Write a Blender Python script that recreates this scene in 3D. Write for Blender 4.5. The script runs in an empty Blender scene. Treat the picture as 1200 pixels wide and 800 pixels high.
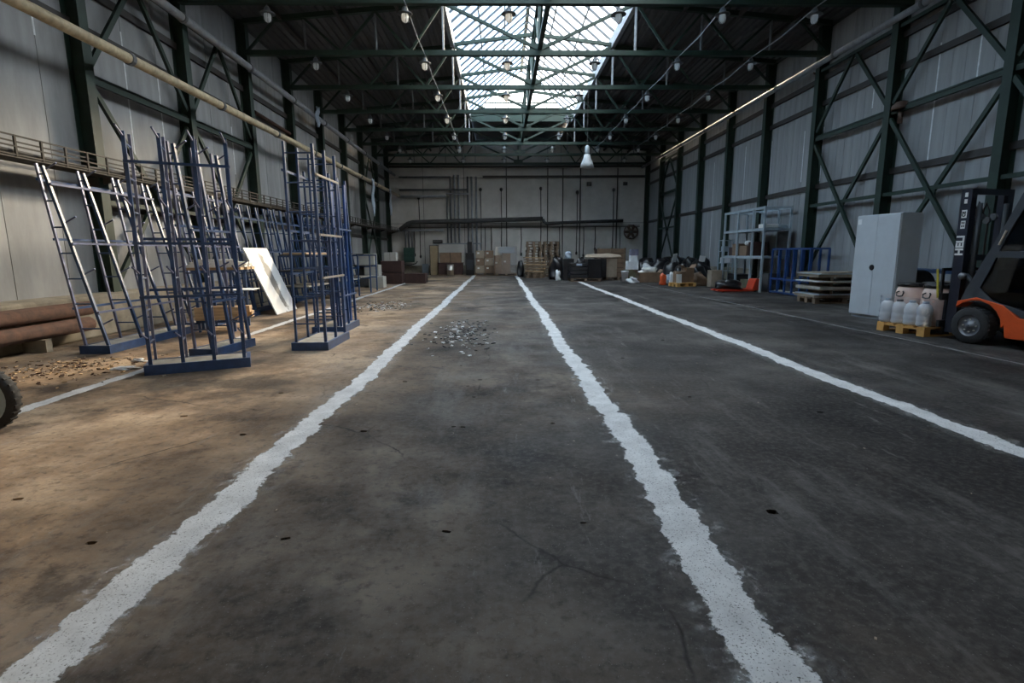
import bpy, math, random
from mathutils import Matrix, Vector
random.seed(7)
S = bpy.context.scene
C = S.collection
PI = math.pi

# ------------------------------------------------------------------ camera
cam = bpy.data.cameras.new('camera'); cam.sensor_width = 36.0; cam.lens = 618.0 / 1200 * 36
cam.clip_end = 300
co = bpy.data.objects.new('camera', cam); C.objects.link(co)
Rm = Matrix(((0.9997674, 0.0092728, -0.0194702), (-0.0207395, 0.1659156, -0.9859218), (-0.0059119, 0.9860964, 0.1660694)))
co.matrix_world = Matrix.Translation((0, 0, 1.3)) @ Rm.to_4x4()
S.camera = co

# ------------------------------------------------------------------ sky, sun, exposure
w = bpy.data.worlds.new('sky'); S.world = w; w.use_nodes = True
bg = w.node_tree.nodes['Background']; bg.inputs['Color'].default_value = (0.50, 0.74, 1.0, 1); bg.inputs['Strength'].default_value = 3.0
sl = bpy.data.lights.new('sun_offscreen', 'SUN'); sl.energy = 30.0; sl.color = (1.0, 0.80, 0.56); sl.angle = 0.25
so = bpy.data.objects.new('sun_offscreen', sl); C.objects.link(so)
so.rotation_euler = Vector((0.9, 2.2, 1.0)).to_track_quat('Z', 'Y').to_euler()
vs = S.view_settings; vs.view_transform = 'Standard'; vs.look = 'None'; vs.exposure = 1.2; vs.gamma = 1.0; vs.use_curve_mapping = False

# ------------------------------------------------------------------ materials
def nd(nt, t, **k):
    n = nt.nodes.new(t)
    for a, b in k.items(): setattr(n, a, b)
    return n
def mat(name, col, rough=0.6, metal=0.0, vary=0.25, scale=4.0, bump=0.0, col2=None, spec=0.5, stretch=None):
    m = bpy.data.materials.new(name); m.use_nodes = True; nt = m.node_tree
    b = nt.nodes['Principled BSDF']; b.inputs['Roughness'].default_value = rough; b.inputs['Metallic'].default_value = metal
    b.inputs['Specular IOR Level'].default_value = spec
    tc = nd(nt, 'ShaderNodeTexCoord'); mp = nd(nt, 'ShaderNodeMapping')
    if stretch: mp.inputs['Scale'].default_value = stretch
    nt.links.new(tc.outputs['Object'], mp.inputs['Vector'])
    nz = nd(nt, 'ShaderNodeTexNoise'); nz.inputs['Scale'].default_value = scale; nz.inputs['Detail'].default_value = 6; nz.inputs['Roughness'].default_value = 0.65
    nt.links.new(mp.outputs[0], nz.inputs['Vector'])
    cr = nd(nt, 'ShaderNodeValToRGB'); e = cr.color_ramp.elements
    c2 = col2 or tuple(min(1, x * (1 + vary)) for x in col)
    c1 = col if col2 else tuple(x * (1 - vary) for x in col)
    e[0].position = 0.32; e[0].color = (*c1, 1); e[1].position = 0.68; e[1].color = (*c2, 1)
    nt.links.new(nz.outputs['Fac'], cr.inputs[0]); nt.links.new(cr.outputs[0], b.inputs['Base Color'])
    if bump:
        bp = nd(nt, 'ShaderNodeBump'); bp.inputs['Strength'].default_value = bump; bp.inputs['Distance'].default_value = 0.02
        nt.links.new(nz.outputs['Fac'], bp.inputs['Height']); nt.links.new(bp.outputs[0], b.inputs['Normal'])
    return m
M = {}
M['green'] = mat('green_paint', (0.011, 0.029, 0.020), 0.6, vary=0.3, scale=3)
M['girt'] = mat('brown_steel', (0.035, 0.030, 0.028), 0.6)
M['panelL'] = mat('wall_panel_grey', (0.27, 0.275, 0.28), 0.55, vary=0.26, scale=1.3, stretch=(1, 1.4, 0.35))
M['panelR'] = mat('wall_panel_ribbed_grey', (0.27, 0.275, 0.28), 0.5, vary=0.18, scale=1.6, stretch=(1, 2.5, 0.3))
M['backwall'] = mat('concrete_panel', (0.58, 0.56, 0.53), 0.85, vary=0.12, scale=1.2, bump=0.1)
M['wallback'] = mat('dark_joint', (0.09, 0.09, 0.085), 0.8)
M['concrete'] = mat('plinth_concrete', (0.24, 0.215, 0.17), 0.9, vary=0.35, scale=3.0, bump=0.4)
M['roof'] = mat('roof_deck', (0.085, 0.085, 0.09), 0.6, vary=0.15)
M['seal'] = mat('seam_sealant', (0.66, 0.68, 0.7), 0.7, vary=0.2, scale=8)
M['pipe_yellow'] = mat('aged_cream_pipe', (0.50, 0.42, 0.28), 0.45, vary=0.3, scale=6)
M['pipe_grey'] = mat('galvanised_pipe', (0.30, 0.32, 0.345), 0.7, 0.0, vary=0.2, scale=6)
M['pipe_dark'] = mat('dark_pipe', (0.14, 0.15, 0.16), 0.5, 0.2)
M['rust'] = mat('rusty_steel', (0.026, 0.011, 0.008), 0.9, vary=0.5, scale=9, bump=0.5, col2=(0.075, 0.030, 0.018))
M['tray'] = mat('tray_steel', (0.045, 0.038, 0.031), 0.75, 0.1)
M['cable'] = mat('cable_black', (0.045, 0.042, 0.04), 0.7)
M['blue'] = mat('blue_enamel', (0.022, 0.060, 0.155), 0.4, vary=0.3, scale=7)
M['bluebright'] = mat('bright_blue_enamel', (0.020, 0.062, 0.20), 0.4, vary=0.25)
M['purple'] = mat('worn_blue_grey_tube', (0.13, 0.15, 0.25), 0.35, 0.35, vary=0.3, scale=9)
M['steel'] = mat('bare_steel_bar', (0.55, 0.53, 0.48), 0.3, 0.5, vary=0.2, scale=12)
M['deck'] = mat('dusty_deck_board', (0.36, 0.33, 0.28), 0.9, vary=0.25, scale=6)
M['timber'] = mat('raw_timber', (0.46, 0.31, 0.17), 0.75, vary=0.3, scale=3, stretch=(1, 8, 8))
M['whiteboardwood'] = mat('white_painted_board', (0.72, 0.71, 0.67), 0.6, vary=0.2, scale=8)
M['greydark'] = mat('dark_sheet', (0.06, 0.06, 0.06), 0.6)
M['cream'] = mat('cream_block', (0.40, 0.39, 0.35), 0.85, vary=0.1)
M['cardboard'] = mat('cardboard', (0.20, 0.13, 0.085), 0.85, vary=0.18, scale=5)
M['cardlight'] = mat('pale_cardboard', (0.31, 0.25, 0.19), 0.85, vary=0.15, scale=5)
M['maroon'] = mat('maroon_board', (0.045, 0.021, 0.018), 0.7)
M['pallet'] = mat('pallet_wood', (0.17, 0.12, 0.08), 0.85, vary=0.35, scale=5)
M['palletnew'] = mat('pallet_wood_orange', (0.55, 0.30, 0.09), 0.75, vary=0.25, scale=5)
M['black'] = mat('black_plastic', (0.014, 0.014, 0.016), 0.4, vary=0.3)
M['bag'] = mat('black_bag_film', (0.012, 0.012, 0.014), 0.28, vary=0.4, scale=7, bump=0.6)
M['white'] = mat('white_surface', (0.70, 0.72, 0.74), 0.6, vary=0.1)
M['tape'] = mat('white_label', (0.75, 0.75, 0.72), 0.6, vary=0.05)
M['cabinet'] = mat('cabinet_grey_enamel', (0.46, 0.50, 0.54), 0.4, vary=0.05)
M['orange'] = mat('forklift_orange', (0.62, 0.085, 0.018), 0.35, vary=0.12)
M['charcoal'] = mat('charcoal_paint', (0.045, 0.052, 0.062), 0.45, vary=0.15)
M['mast'] = mat('mast_navy_black', (0.016, 0.020, 0.034), 0.4)
M['rubber'] = mat('tyre_rubber', (0.022, 0.022, 0.023), 0.85, vary=0.3, scale=20, bump=0.3)
M['rim'] = mat('rim_grey', (0.16, 0.17, 0.19), 0.45, 0.3)
M['yellow'] = mat('yellow_tape', (0.38, 0.30, 0.03), 0.5)
M['red'] = mat('red_enamel', (0.58, 0.055, 0.022), 0.4, vary=0.12)
M['shelfgrey'] = mat('shelf_grey_steel', (0.36, 0.42, 0.46), 0.45, 0.1, vary=0.12)
M['barrel'] = mat('pinkish_plastic', (0.62, 0.46, 0.40), 0.45, vary=0.1)
M['jug'] = mat('milky_plastic', (0.72, 0.72, 0.73), 0.4, vary=0.08)
M['machine'] = mat('machine_green', (0.03, 0.085, 0.07), 0.5)
M['beige'] = mat('beige_board', (0.36, 0.28, 0.17), 0.8, vary=0.12)
M['brown'] = mat('brown_paint', (0.10, 0.06, 0.045), 0.6)
M['bulbcap'] = mat('lamp_cap', (0.10, 0.11, 0.12), 0.5, 0.3)
M['socket'] = mat('socket_dirt', (0.045, 0.038, 0.032), 0.95)
M['lampgrey'] = mat('lamp_grey', (0.42, 0.44, 0.46), 0.5, vary=.08)
M['bluebag'] = mat('pale_blue_film', (0.32, 0.38, 0.46), 0.35, vary=0.15)
M['purplebox'] = mat('violet_box', (0.17, 0.165, 0.23), 0.7)
M['ratan'] = mat('olive_cloth', (0.12, 0.11, 0.07), 0.9)

def glassmat(name, col, tr, rough=0.1, kind='Translucent'):
    m = bpy.data.materials.new(name); m.use_nodes = True; nt = m.node_tree
    for n in list(nt.nodes): nt.nodes.remove(n)
    o = nd(nt, 'ShaderNodeOutputMaterial'); mx = nd(nt, 'ShaderNodeMixShader'); t = nd(nt, 'ShaderNodeBsdfTransparent')
    d = nd(nt, 'ShaderNodeBsdf' + kind); d.inputs['Color'].default_value = (*col, 1)
    if kind == 'Glossy': d.inputs['Roughness'].default_value = rough
    t.inputs['Color'].default_value = (*col, 1); mx.inputs[0].default_value = tr
    nt.links.new(t.outputs[0], mx.inputs[1]); nt.links.new(d.outputs[0], mx.inputs[2]); nt.links.new(mx.outputs[0], o.inputs[0])
    return m
M['pane'] = glassmat('skylight_pane', (0.92, 0.95, 0.96), 0.5)
M['panegrey'] = glassmat('grimy_pane', (0.45, 0.50, 0.52), 0.5)
M['film'] = glassmat('stretch_film', (0.92, 0.94, 0.97), 0.22, 0.15, 'Glossy')
M['cabglass'] = glassmat('cab_glass', (0.10, 0.115, 0.13), 0.12, 0.03, 'Glossy')
def lampglass():
    m = bpy.data.materials.new('lamp_glass'); m.use_nodes = True; nt = m.node_tree
    for n in list(nt.nodes): nt.nodes.remove(n)
    o = nd(nt, 'ShaderNodeOutputMaterial'); a = nd(nt, 'ShaderNodeMixShader'); a.inputs[0].default_value = 0.35
    t = nd(nt, 'ShaderNodeBsdfTranslucent'); t.inputs[0].default_value = (0.95, 0.95, 0.95, 1)
    d = nd(nt, 'ShaderNodeBsdfPrincipled'); d.inputs['Base Color'].default_value = (0.8, 0.83, 0.86, 1); d.inputs['Roughness'].default_value = 0.15
    nt.links.new(t.outputs[0], a.inputs[1]); nt.links.new(d.outputs[0], a.inputs[2]); nt.links.new(a.outputs[0], o.inputs[0])
    return m
M['lampglass'] = lampglass()

def floor_mat():
    m = bpy.data.materials.new('worn_asphalt_floor'); m.use_nodes = True; nt = m.node_tree; L = nt.links.new
    b = nt.nodes['Principled BSDF']
    tc = nd(nt, 'ShaderNodeTexCoord'); sx = nd(nt, 'ShaderNodeSeparateXYZ'); L(tc.outputs['Object'], sx.inputs[0])
    def noise(scale, det=8, rough=0.6, st=None, off=(0, 0, 0), rz=0.0):
        n = nd(nt, 'ShaderNodeTexNoise'); n.inputs['Scale'].default_value = scale; n.inputs['Detail'].default_value = det; n.inputs['Roughness'].default_value = rough
        mp = nd(nt, 'ShaderNodeMapping'); mp.inputs['Location'].default_value = off; mp.inputs['Rotation'].default_value = (0, 0, rz)
        if st: mp.inputs['Scale'].default_value = st
        L(tc.outputs['Object'], mp.inputs[0]); L(mp.outputs[0], n.inputs['Vector']); return n.outputs['Fac']
    def ramp(f, stops):
        r = nd(nt, 'ShaderNodeValToRGB'); e = r.color_ramp.elements
        while len(e) < len(stops): e.new(0.5)
        for i, (p, c) in enumerate(stops): e[i].position = p; e[i].color = (c, c, c, 1) if not isinstance(c, tuple) else (*c, 1)
        L(f, r.inputs[0]); return r.outputs[0]
    def mix(f, a, bb, mode='MIX'):
        x = nd(nt, 'ShaderNodeMix', data_type='RGBA', blend_type=mode)
        if isinstance(f, float): x.inputs[0].default_value = f
        else: L(f, x.inputs[0])
        for s, v in ((6, a), (7, bb)):
            if isinstance(v, tuple): x.inputs[s].default_value = (*v, 1)
            else: L(v, x.inputs[s])
        return x.outputs[2]
    def mul(a, c):
        x = nd(nt, 'ShaderNodeMath', operation='MULTIPLY'); L(a, x.inputs[0])
        if isinstance(c, float): x.inputs[1].default_value = c
        else: L(c, x.inputs[1])
        return x.outputs[0]
    base = ramp(noise(0.42, 12, 0.68), [(0.36, (0.014, 0.013, 0.0135)), (0.49, (0.036, 0.033, 0.032)), (0.62, (0.085, 0.078, 0.073))])
    # grey-brown dust thickening towards the racks
    wx = nd(nt, 'ShaderNodeMath', operation='MULTIPLY_ADD'); L(noise(0.33, 7, 0.62, off=(21, 5, 0)), wx.inputs[0]); wx.inputs[1].default_value = 6.0; wx.inputs[2].default_value = -3.0
    px = nd(nt, 'ShaderNodeMath', operation='ADD'); L(sx.outputs[0], px.inputs[0]); L(wx.outputs[0], px.inputs[1])     # dust drifts with an irregular edge
    mr = nd(nt, 'ShaderNodeMapRange', interpolation_type='SMOOTHSTEP'); L(px.outputs[0], mr.inputs[0])
    mr.inputs[1].default_value = 2.0; mr.inputs[2].default_value = -1.0
    mid = ramp(noise(0.62, 12, 0.70, off=(11, 2, 0)), [(0.36, (0.036, 0.029, 0.0245)), (0.49, (0.130, 0.101, 0.079)), (0.61, (0.24, 0.196, 0.158))])
    c = mix(mul(mr.outputs[0], ramp(noise(0.45, 8, 0.6, off=(6, 1, 0)), [(0.34, 0.55), (0.56, 1.0)])), base, mid)
    m2 = nd(nt, 'ShaderNodeMapRange', interpolation_type='SMOOTHSTEP'); L(px.outputs[0], m2.inputs[0])
    m2.inputs[1].default_value = -0.4; m2.inputs[2].default_value = -3.2
    brown = ramp(noise(0.75, 12, 0.68, off=(3, 1, 0)), [(0.36, (0.080, 0.052, 0.034)), (0.49, (0.285, 0.197, 0.128)), (0.61, (0.50, 0.375, 0.26))])
    c = mix(mul(m2.outputs[0], ramp(noise(0.5, 6, 0.6, off=(9, 4, 0)), [(0.34, 0.45), (0.56, 1.0)])), c, brown)
    c = mix(mul(ramp(noise(0.42, 9, 0.62, off=(5, 8, 0)), [(0.53, 0.0), (0.61, 1.0)]), 0.75), c, (0.020, 0.018, 0.018))      # oil stains
    c = mix(mul(ramp(noise(1.3, 9, 0.7, off=(15, 3, 0)), [(0.57, 0.0), (0.64, 1.0)]), 0.6), c, (0.018, 0.016, 0.017))
    c = mix(mul(ramp(noise(0.8, 10, 0.74, st=(2.0, 0.4, 1), off=(1, 7, 0), rz=0.35), [(0.54, 0.0), (0.68, 1.0)]), 0.42), c, (0.21, 0.20, 0.19))   # scuff streaks
    c = mix(mul(ramp(noise(1.9, 11, 0.8, st=(3.2, 0.5, 1), off=(2, 3, 0), rz=-0.55), [(0.59, 0.0), (0.66, 1.0)]), 0.45), c, (0.24, 0.23, 0.22))
    c = mix(mul(ramp(noise(1.2, 11, 0.82, st=(0.5, 2.6, 1), off=(8, 3, 0), rz=0.2), [(0.58, 0.0), (0.66, 1.0)]), 0.4), c, (0.030, 0.026, 0.024))
    c = mix(mul(ramp(noise(26, 4, 0.65), [(0.46, 0.0), (0.66, 1.0)]), 0.30), c, (0.15, 0.14, 0.13))                         # grain
    c = mix(mul(ramp(noise(16, 5, 0.7, off=(4, 9, 0)), [(0.52, 0.0), (0.66, 1.0)]), 0.45), c, (0.018, 0.016, 0.015))
    c = mix(mul(ramp(noise(90, 2, 0.5), [(0.67, 0.0), (0.72, 1.0)]), 0.35), c, (0.30, 0.29, 0.27))
    vo = nd(nt, 'ShaderNodeTexVoronoi', feature='DISTANCE_TO_EDGE'); vo.inputs['Scale'].default_value = 0.42
    wv = nd(nt, 'ShaderNodeMixRGB'); wv.inputs[0].default_value = 0.16
    nn = nd(nt, 'ShaderNodeTexNoise'); nn.inputs['Scale'].default_value = 3.0; nn.inputs['Detail'].default_value = 6
    L(tc.outputs['Object'], nn.inputs['Vector']); L(tc.outputs['Object'], wv.inputs[1]); L(nn.outputs['Color'], wv.inputs[2]); L(wv.outputs[0], vo.inputs['Vector'])
    crack = mul(ramp(vo.outputs['Distance'], [(0.0, 1.0), (0.003, 0.0)]), ramp(noise(0.9, 3, 0.5, off=(7, 7, 0)), [(0.50, 0.0), (0.58, 0.9)]))
    c = mix(crack, c, (0.02, 0.018, 0.017))
    L(c, b.inputs['Base Color'])
    L(ramp(noise(1.4, 8, 0.6, off=(4, 4, 0)), [(0.35, 0.55), (0.65, 0.85)]), b.inputs['Roughness'])
    b.inputs['Specular IOR Level'].default_value = 0.14
    bp = nd(nt, 'ShaderNodeBump'); bp.inputs['Strength'].default_value = 0.35; bp.inputs['Distance'].default_value = 0.012
    L(noise(14, 10, 0.7), bp.inputs['Height']); L(bp.outputs[0], b.inputs['Normal'])
    return m
M['floor'] = floor_mat()
def drawing_mat():
    m = bpy.data.materials.new('stained_white_sheet'); m.use_nodes = True; nt = m.node_tree; L = nt.links.new; b = nt.nodes['Principled BSDF']
    tc = nd(nt, 'ShaderNodeTexCoord'); mp = nd(nt, 'ShaderNodeMapping'); mp.inputs['Location'].default_value = (0, -.3, -.95); mp.inputs['Scale'].default_value = (0, 6.0, 1.3)
    n = nd(nt, 'ShaderNodeTexNoise'); n.inputs['Scale'].default_value = 3.5; n.inputs['Detail'].default_value = 9; n.inputs['Roughness'].default_value = 0.7
    L(tc.outputs['Object'], mp.inputs[0]); L(tc.outputs['Object'], n.inputs['Vector'])
    ln = nd(nt, 'ShaderNodeVectorMath', operation='LENGTH'); L(mp.outputs[0], ln.inputs[0])
    ma = nd(nt, 'ShaderNodeMath', operation='MULTIPLY_ADD'); L(n.outputs['Fac'], ma.inputs[0]); ma.inputs[1].default_value = 2.2; ma.inputs[2].default_value = -.65
    sb = nd(nt, 'ShaderNodeMath', operation='SUBTRACT'); L(ma.outputs[0], sb.inputs[0]); L(ln.outputs['Value'], sb.inputs[1])
    ad = nd(nt, 'ShaderNodeMath', operation='ADD'); L(sb.outputs[0], ad.inputs[0]); ad.inputs[1].default_value = 1.0
    n = ad
    r = nd(nt, 'ShaderNodeValToRGB'); e = r.color_ramp.elements
    e[0].position = 0.50; e[0].color = (0.58, 0.59, 0.60, 1); e[1].position = 0.60; e[1].color = (0.12, 0.12, 0.12, 1)
    L(n.outputs[0], r.inputs[0]); L(r.outputs[0], b.inputs['Base Color']); b.inputs['Roughness'].default_value = 0.6
    return m
M['drawing'] = drawing_mat()

# ------------------------------------------------------------------ mesh helpers
class MB:
    def __init__(s): s.v = []; s.f = []
    def box(s, x0, x1, y0, y1, z0, z1, m=None):
        n = len(s.v)
        p = [(x0, y0, z0), (x1, y0, z0), (x1, y1, z0), (x0, y1, z0), (x0, y0, z1), (x1, y0, z1), (x1, y1, z1), (x0, y1, z1)]
        s.v += [tuple(m @ Vector(q)) for q in p] if m else p
        s.f += [tuple(n + i for i in q) for q in ((0, 3, 2, 1), (4, 5, 6, 7), (0, 1, 5, 4), (1, 2, 6, 5), (2, 3, 7, 6), (3, 0, 4, 7))]
        return s
    def bar(s, a, b, wd, ht=None, up=(0, 0, 1)):           # rectangular bar from a to b
        a, b = Vector(a), Vector(b); d = (b - a).normalized(); u = Vector(up)
        if abs(d.dot(u)) > 0.95: u = Vector((1, 0, 0)) if abs(d.x) < 0.9 else Vector((0, 1, 0))
        sd = d.cross(u).normalized() * wd / 2; uu = sd.cross(d).normalized() * (ht or wd) / 2
        n = len(s.v)
        for c in (a, b): s.v += [tuple(c - sd - uu), tuple(c + sd - uu), tuple(c + sd + uu), tuple(c - sd + uu)]
        s.f += [tuple(n + i for i in q) for q in ((0, 1, 2, 3), (7, 6, 5, 4), (0, 4, 5, 1), (1, 5, 6, 2), (2, 6, 7, 3), (3, 7, 4, 0))]
        return s
    def tube(s, pts, r, n=8, cap=True):
        pts = [Vector(p) for p in pts]; k0 = len(s.v)
        rr = r if isinstance(r, (list, tuple)) else [r] * len(pts)
        for i, p in enumerate(pts):
            d = (pts[min(i + 1, len(pts) - 1)] - pts[max(i - 1, 0)]).normalized()
            u = Vector((0, 0, 1)) if abs(d.z) < 0.9 else Vector((1, 0, 0))
            a = d.cross(u).normalized(); b = d.cross(a).normalized()
            for j in range(n):
                t = 2 * PI * j / n; s.v.append(tuple(p + (a * math.cos(t) + b * math.sin(t)) * rr[i]))
        for i in range(len(pts) - 1):
            for j in range(n):
                a0 = k0 + i * n + j; a1 = k0 + i * n + (j + 1) % n
                s.f.append((a0, a1, a1 + n, a0 + n))
        if cap:
            s.f.append(tuple(k0 + j for j in range(n))[::-1]); e = k0 + (len(pts) - 1) * n; s.f.append(tuple(e + j for j in range(n)))
        return s
    def lathe(s, prof, c=(0, 0, 0), axis='z', n=16, cap=True):
        k0 = len(s.v); c = Vector(c)
        for r, h in prof:
            for j in range(n):
                t = 2 * PI * j / n; x, y = r * math.cos(t), r * math.sin(t)
                q = (x, y, h) if axis == 'z' else ((x, h, y) if axis == 'y' else (h, x, y))
                s.v.append(tuple(c + Vector(q)))
        for i in range(len(prof) - 1):
            for j in range(n):
                a0 = k0 + i * n + j; a1 = k0 + i * n + (j + 1) % n
                s.f.append((a0, a1, a1 + n, a0 + n))
        if cap and prof[0][0] > 1e-4: s.f.append(tuple(k0 + j for j in range(n))[::-1])
        if cap and prof[-1][0] > 1e-4: e = k0 + (len(prof) - 1) * n; s.f.append(tuple(e + j for j in range(n)))
        return s
    def prism(s, poly, y0, y1, plane='xz'):
        n = len(s.v); k = len(poly)
        for yy in (y0, y1):
            for a, b in poly: s.v.append((a, yy, b) if plane == 'xz' else ((yy, a, b) if plane == 'yz' else (a, b, yy)))
        s.f.append(tuple(range(n, n + k))); s.f.append(tuple(range(n + 2 * k - 1, n + k - 1, -1)))
        for i in range(k): s.f.append((n + i, n + k + i, n + k + (i + 1) % k, n + (i + 1) % k))
        return s
    def mesh(s, name):
        me = bpy.data.meshes.new(name); me.from_pydata(s.v, [], s.f); me.validate(); 
        import bmesh
        bm = bmesh.new(); bm.from_mesh(me); bmesh.ops.recalc_face_normals(bm, faces=bm.faces); bm.to_mesh(me); bm.free()
        return me
    def build(s, name, mt, parent=None, smooth=False, bevel=0.0):
        me = s.mesh(name); me.materials.append(M[mt])
        if smooth:
            for p in me.polygons: p.use_smooth = len(p.vertices) == 4
        o = bpy.data.objects.new(name, me); C.objects.link(o)
        if parent: o.parent = parent
        if bevel:
            b = o.modifiers.new('bevel', 'BEVEL'); b.width = bevel; b.segments = 2; b.limit_method = 'ANGLE'
        return o
def inst(me_obj, name, parent, loc=(0, 0, 0), rot=(0, 0, 0), scale=None):
    o = bpy.data.objects.new(name, me_obj.data); C.objects.link(o); o.parent = parent; o.location = loc; o.rotation_euler = rot
    if scale: o.scale = scale
    return o
def tag(o, label, cat, group=None, kind=None):
    o['label'] = label; o['category'] = cat
    if group: o['group'] = group
    if kind: o['kind'] = kind
    return o
def struct(o, label=None):
    o['kind'] = 'structure'
    if label: o['label'] = label
    return o
def thing(name, label, cat, loc=(0, 0, 0), rz=0.0, group=None):
    o = bpy.data.objects.new(name, None); C.objects.link(o); o.location = loc; o.rotation_euler = (0, 0, rz); o.empty_display_size = 0.1
    return tag(o, label, cat, group)
def copy_tree(o, parent=None):
    c = o.copy(); C.objects.link(c)
    if parent: c.parent = parent
    for ch in list(o.children): copy_tree(ch, c)
    return c

# ------------------------------------------------------------------ the hall
XL, XR, Y0, Y1, ZE = -7.1, 9.35, -6.0, 34.5, 7.5
XC = 1.1
YL = [9.5 + 3 * k for k in range(-5, 9)]
YR = [9.85 + 3 * k for k in range(-5, 9)]  # shifted against the left columns to fit their pixel positions in the image
YT = [9.4 + 3 * k for k in range(-4, 9)]
SX0, SX1, SZ, SR = -1.5, 3.7, 7.98, 10.3
SY0, SY1 = 3.4, 28.3

fl = struct(MB().box(XL - 0.4, XR + 0.4, Y0 - 0.4, Y1 + 0.4, -0.3, 0).build('floor', 'floor'), 'dark stained asphalt hall floor with brown dust')
# anchor sockets let into the floor
sk = None; OUT = [(-.03, -.02), (.0, -.026), (.032, -.018), (.028, .022), (-.006, .027), (-.033, .016)]; cut = MB()
for i, (x, y) in enumerate([(-.30, 3.84), (-.37, 3.85), (.39, 2.38), (-.27, 2.32), (-1.01, 2.28), (.39, 3.9), (-1.0, 5.3), (-.34, 5.09), (-.26, 4.68), (-1.03, 3.77), (-.23, 5.34), (-.48, 6.06), (.37, 5.31), (-1.89, 2.27), (-2.63, 2.73), (-1.9, 3.73), (1.36, 2.46), (1.7, 4.6), (2.2, 5.6), (1.5, 6.4), (2.4, 7.7), (-2.1, 4.9), (-2.6, 4.2), (2.6, 4.1)]):
    k = random.uniform(0.5, 0.95)
    if sk is None: sk = MB().prism(OUT, -.075, -.05, 'xy').build('anchor_socket', 'socket', fl); o = sk
    else: o = inst(sk, 'anchor_socket', fl)
    o.location = (x, y, 0); o.rotation_euler = (0, 0, random.uniform(-.4, .4)); o.scale = (k, k * random.uniform(.6, 1.2), 1)
    ca, sa = math.cos(o.rotation_euler.z), math.sin(o.rotation_euler.z)
    cut.prism([(x + ca * p * o.scale.x - sa * q * o.scale.y, y + sa * p * o.scale.x + ca * q * o.scale.y) for p, q in OUT], -.06, .05, 'xy')
cutter = cut.build('socket_cutter', 'socket')
md = fl.modifiers.new('holes', 'BOOLEAN'); md.operation = 'DIFFERENCE'; md.solver = 'EXACT'; md.object = cutter
bpy.context.view_layer.update()
fm = bpy.data.meshes.new_from_object(fl.evaluated_get(bpy.context.evaluated_depsgraph_get()))
fl.modifiers.clear(); fl.data = fm; fm.materials.clear(); fm.materials.append(M['floor'])
for p in fm.polygons: p.material_index = 0
bpy.data.objects.remove(cutter)

def ribbon(name, x0f, x1f, y0, y1, wd, mt, z, parent=None, seed=0, step=0.06, drift=0.03):
    rnd = random.Random(seed); v = []; f = []; n = int((y1 - y0) / step); hw = wd / 2 + 0.18
    ph = [rnd.uniform(0, 6.28) for _ in range(6)]; uv = []
    for i in range(n + 1):
        y = y0 + i * step; c = x0f + (x1f - x0f) * i / n
        c += drift * (math.sin(y * 0.9 + ph[0]) + 0.7 * math.sin(y * 2.3 + ph[1])) * 0.6
        v += [(c - hw, y, z), (c + hw, y, z)]; uv += [(-hw, y), (hw, y)]
        if i: q = 2 * (i - 1); f.append((q, q + 1, q + 3, q + 2))
    me = bpy.data.meshes.new(name); me.from_pydata(v, [], f); me.materials.append(mt)
    ul = me.uv_layers.new(name='UVMap')
    for lp in me.loops: ul.data[lp.index].uv = uv[lp.vertex_index]
    o = bpy.data.objects.new(name, me); C.objects.link(o); o.parent = parent
    return o
def paint_mat(name, wd, c1, c2, rag, wear, halo):
    m = mat(name, c1, 0.75, col2=c2, scale=5, bump=0.1); nt = m.node_tree; L = nt.links.new; b = nt.nodes['Principled BSDF']
    uvn = nd(nt, 'ShaderNodeUVMap', uv_map='UVMap'); sx = nd(nt, 'ShaderNodeSeparateXYZ'); L(uvn.outputs[0], sx.inputs[0])
    def mth(op, a, c, cl=False):
        x = nd(nt, 'ShaderNodeMath', operation=op, use_clamp=cl)
        for k, q in enumerate((a, c)):
            if q is None: continue
            if isinstance(q, (int, float)): x.inputs[k].default_value = q
            else: L(q, x.inputs[k])
        return x.outputs[0]
    tc = nd(nt, 'ShaderNodeTexCoord')
    def nz(scale, det=6, rough=.65):
        n = nd(nt, 'ShaderNodeTexNoise'); n.inputs['Scale'].default_value = scale; n.inputs['Detail'].default_value = det; n.inputs['Roughness'].default_value = rough
        L(tc.outputs['Object'], n.inputs['Vector']); return n.outputs['Fac']
    d = mth('ABSOLUTE', sx.outputs[0], None)
    e = mth('MULTIPLY', mth('SUBTRACT', nz(3.2, 10, .72), .5), rag)
    inner = mth('SUBTRACT', mth('ADD', e, wd / 2), d)                       # > 0 inside the paint
    solid = mth('MULTIPLY', inner, 90.0, True)
    spk = mth('MULTIPLY', mth('SUBTRACT', nz(130, 3, .6), wear), 9.0, True)      # grains through the paint
    body = mth('MULTIPLY', solid, mth('SUBTRACT', 1.0, mth('MULTIPLY', spk, .75)))
    out = mth('MULTIPLY', mth('ADD', inner, .10), 11.0, True)
    hs = mth('MULTIPLY', mth('SUBTRACT', nz(9, 9, .75), .50), 7.0, True)
    fac = mth('MAXIMUM', body, mth('MULTIPLY', mth('MULTIPLY', out, hs), halo))
    t = nd(nt, 'ShaderNodeBsdfTransparent'); mx = nd(nt, 'ShaderNodeMixShader'); L(fac, mx.inputs[0]); L(t.outputs[0], mx.inputs[1]); L(b.outputs[0], mx.inputs[2])
    L(mx.outputs[0], nt.nodes['Material Output'].inputs['Surface']); return m
PW = paint_mat('worn_white_paint', .20, (0.44, 0.44, 0.445), (0.66, 0.66, 0.66), .26, .57, .6)
PN = paint_mat('worn_white_paint_narrow', .15, (0.44, 0.44, 0.445), (0.64, 0.64, 0.64), .16, .60, .25)
PF = paint_mat('faded_white_paint', .07, (0.13, 0.125, 0.12), (0.26, 0.26, 0.255), .06, .52, .3)
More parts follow.
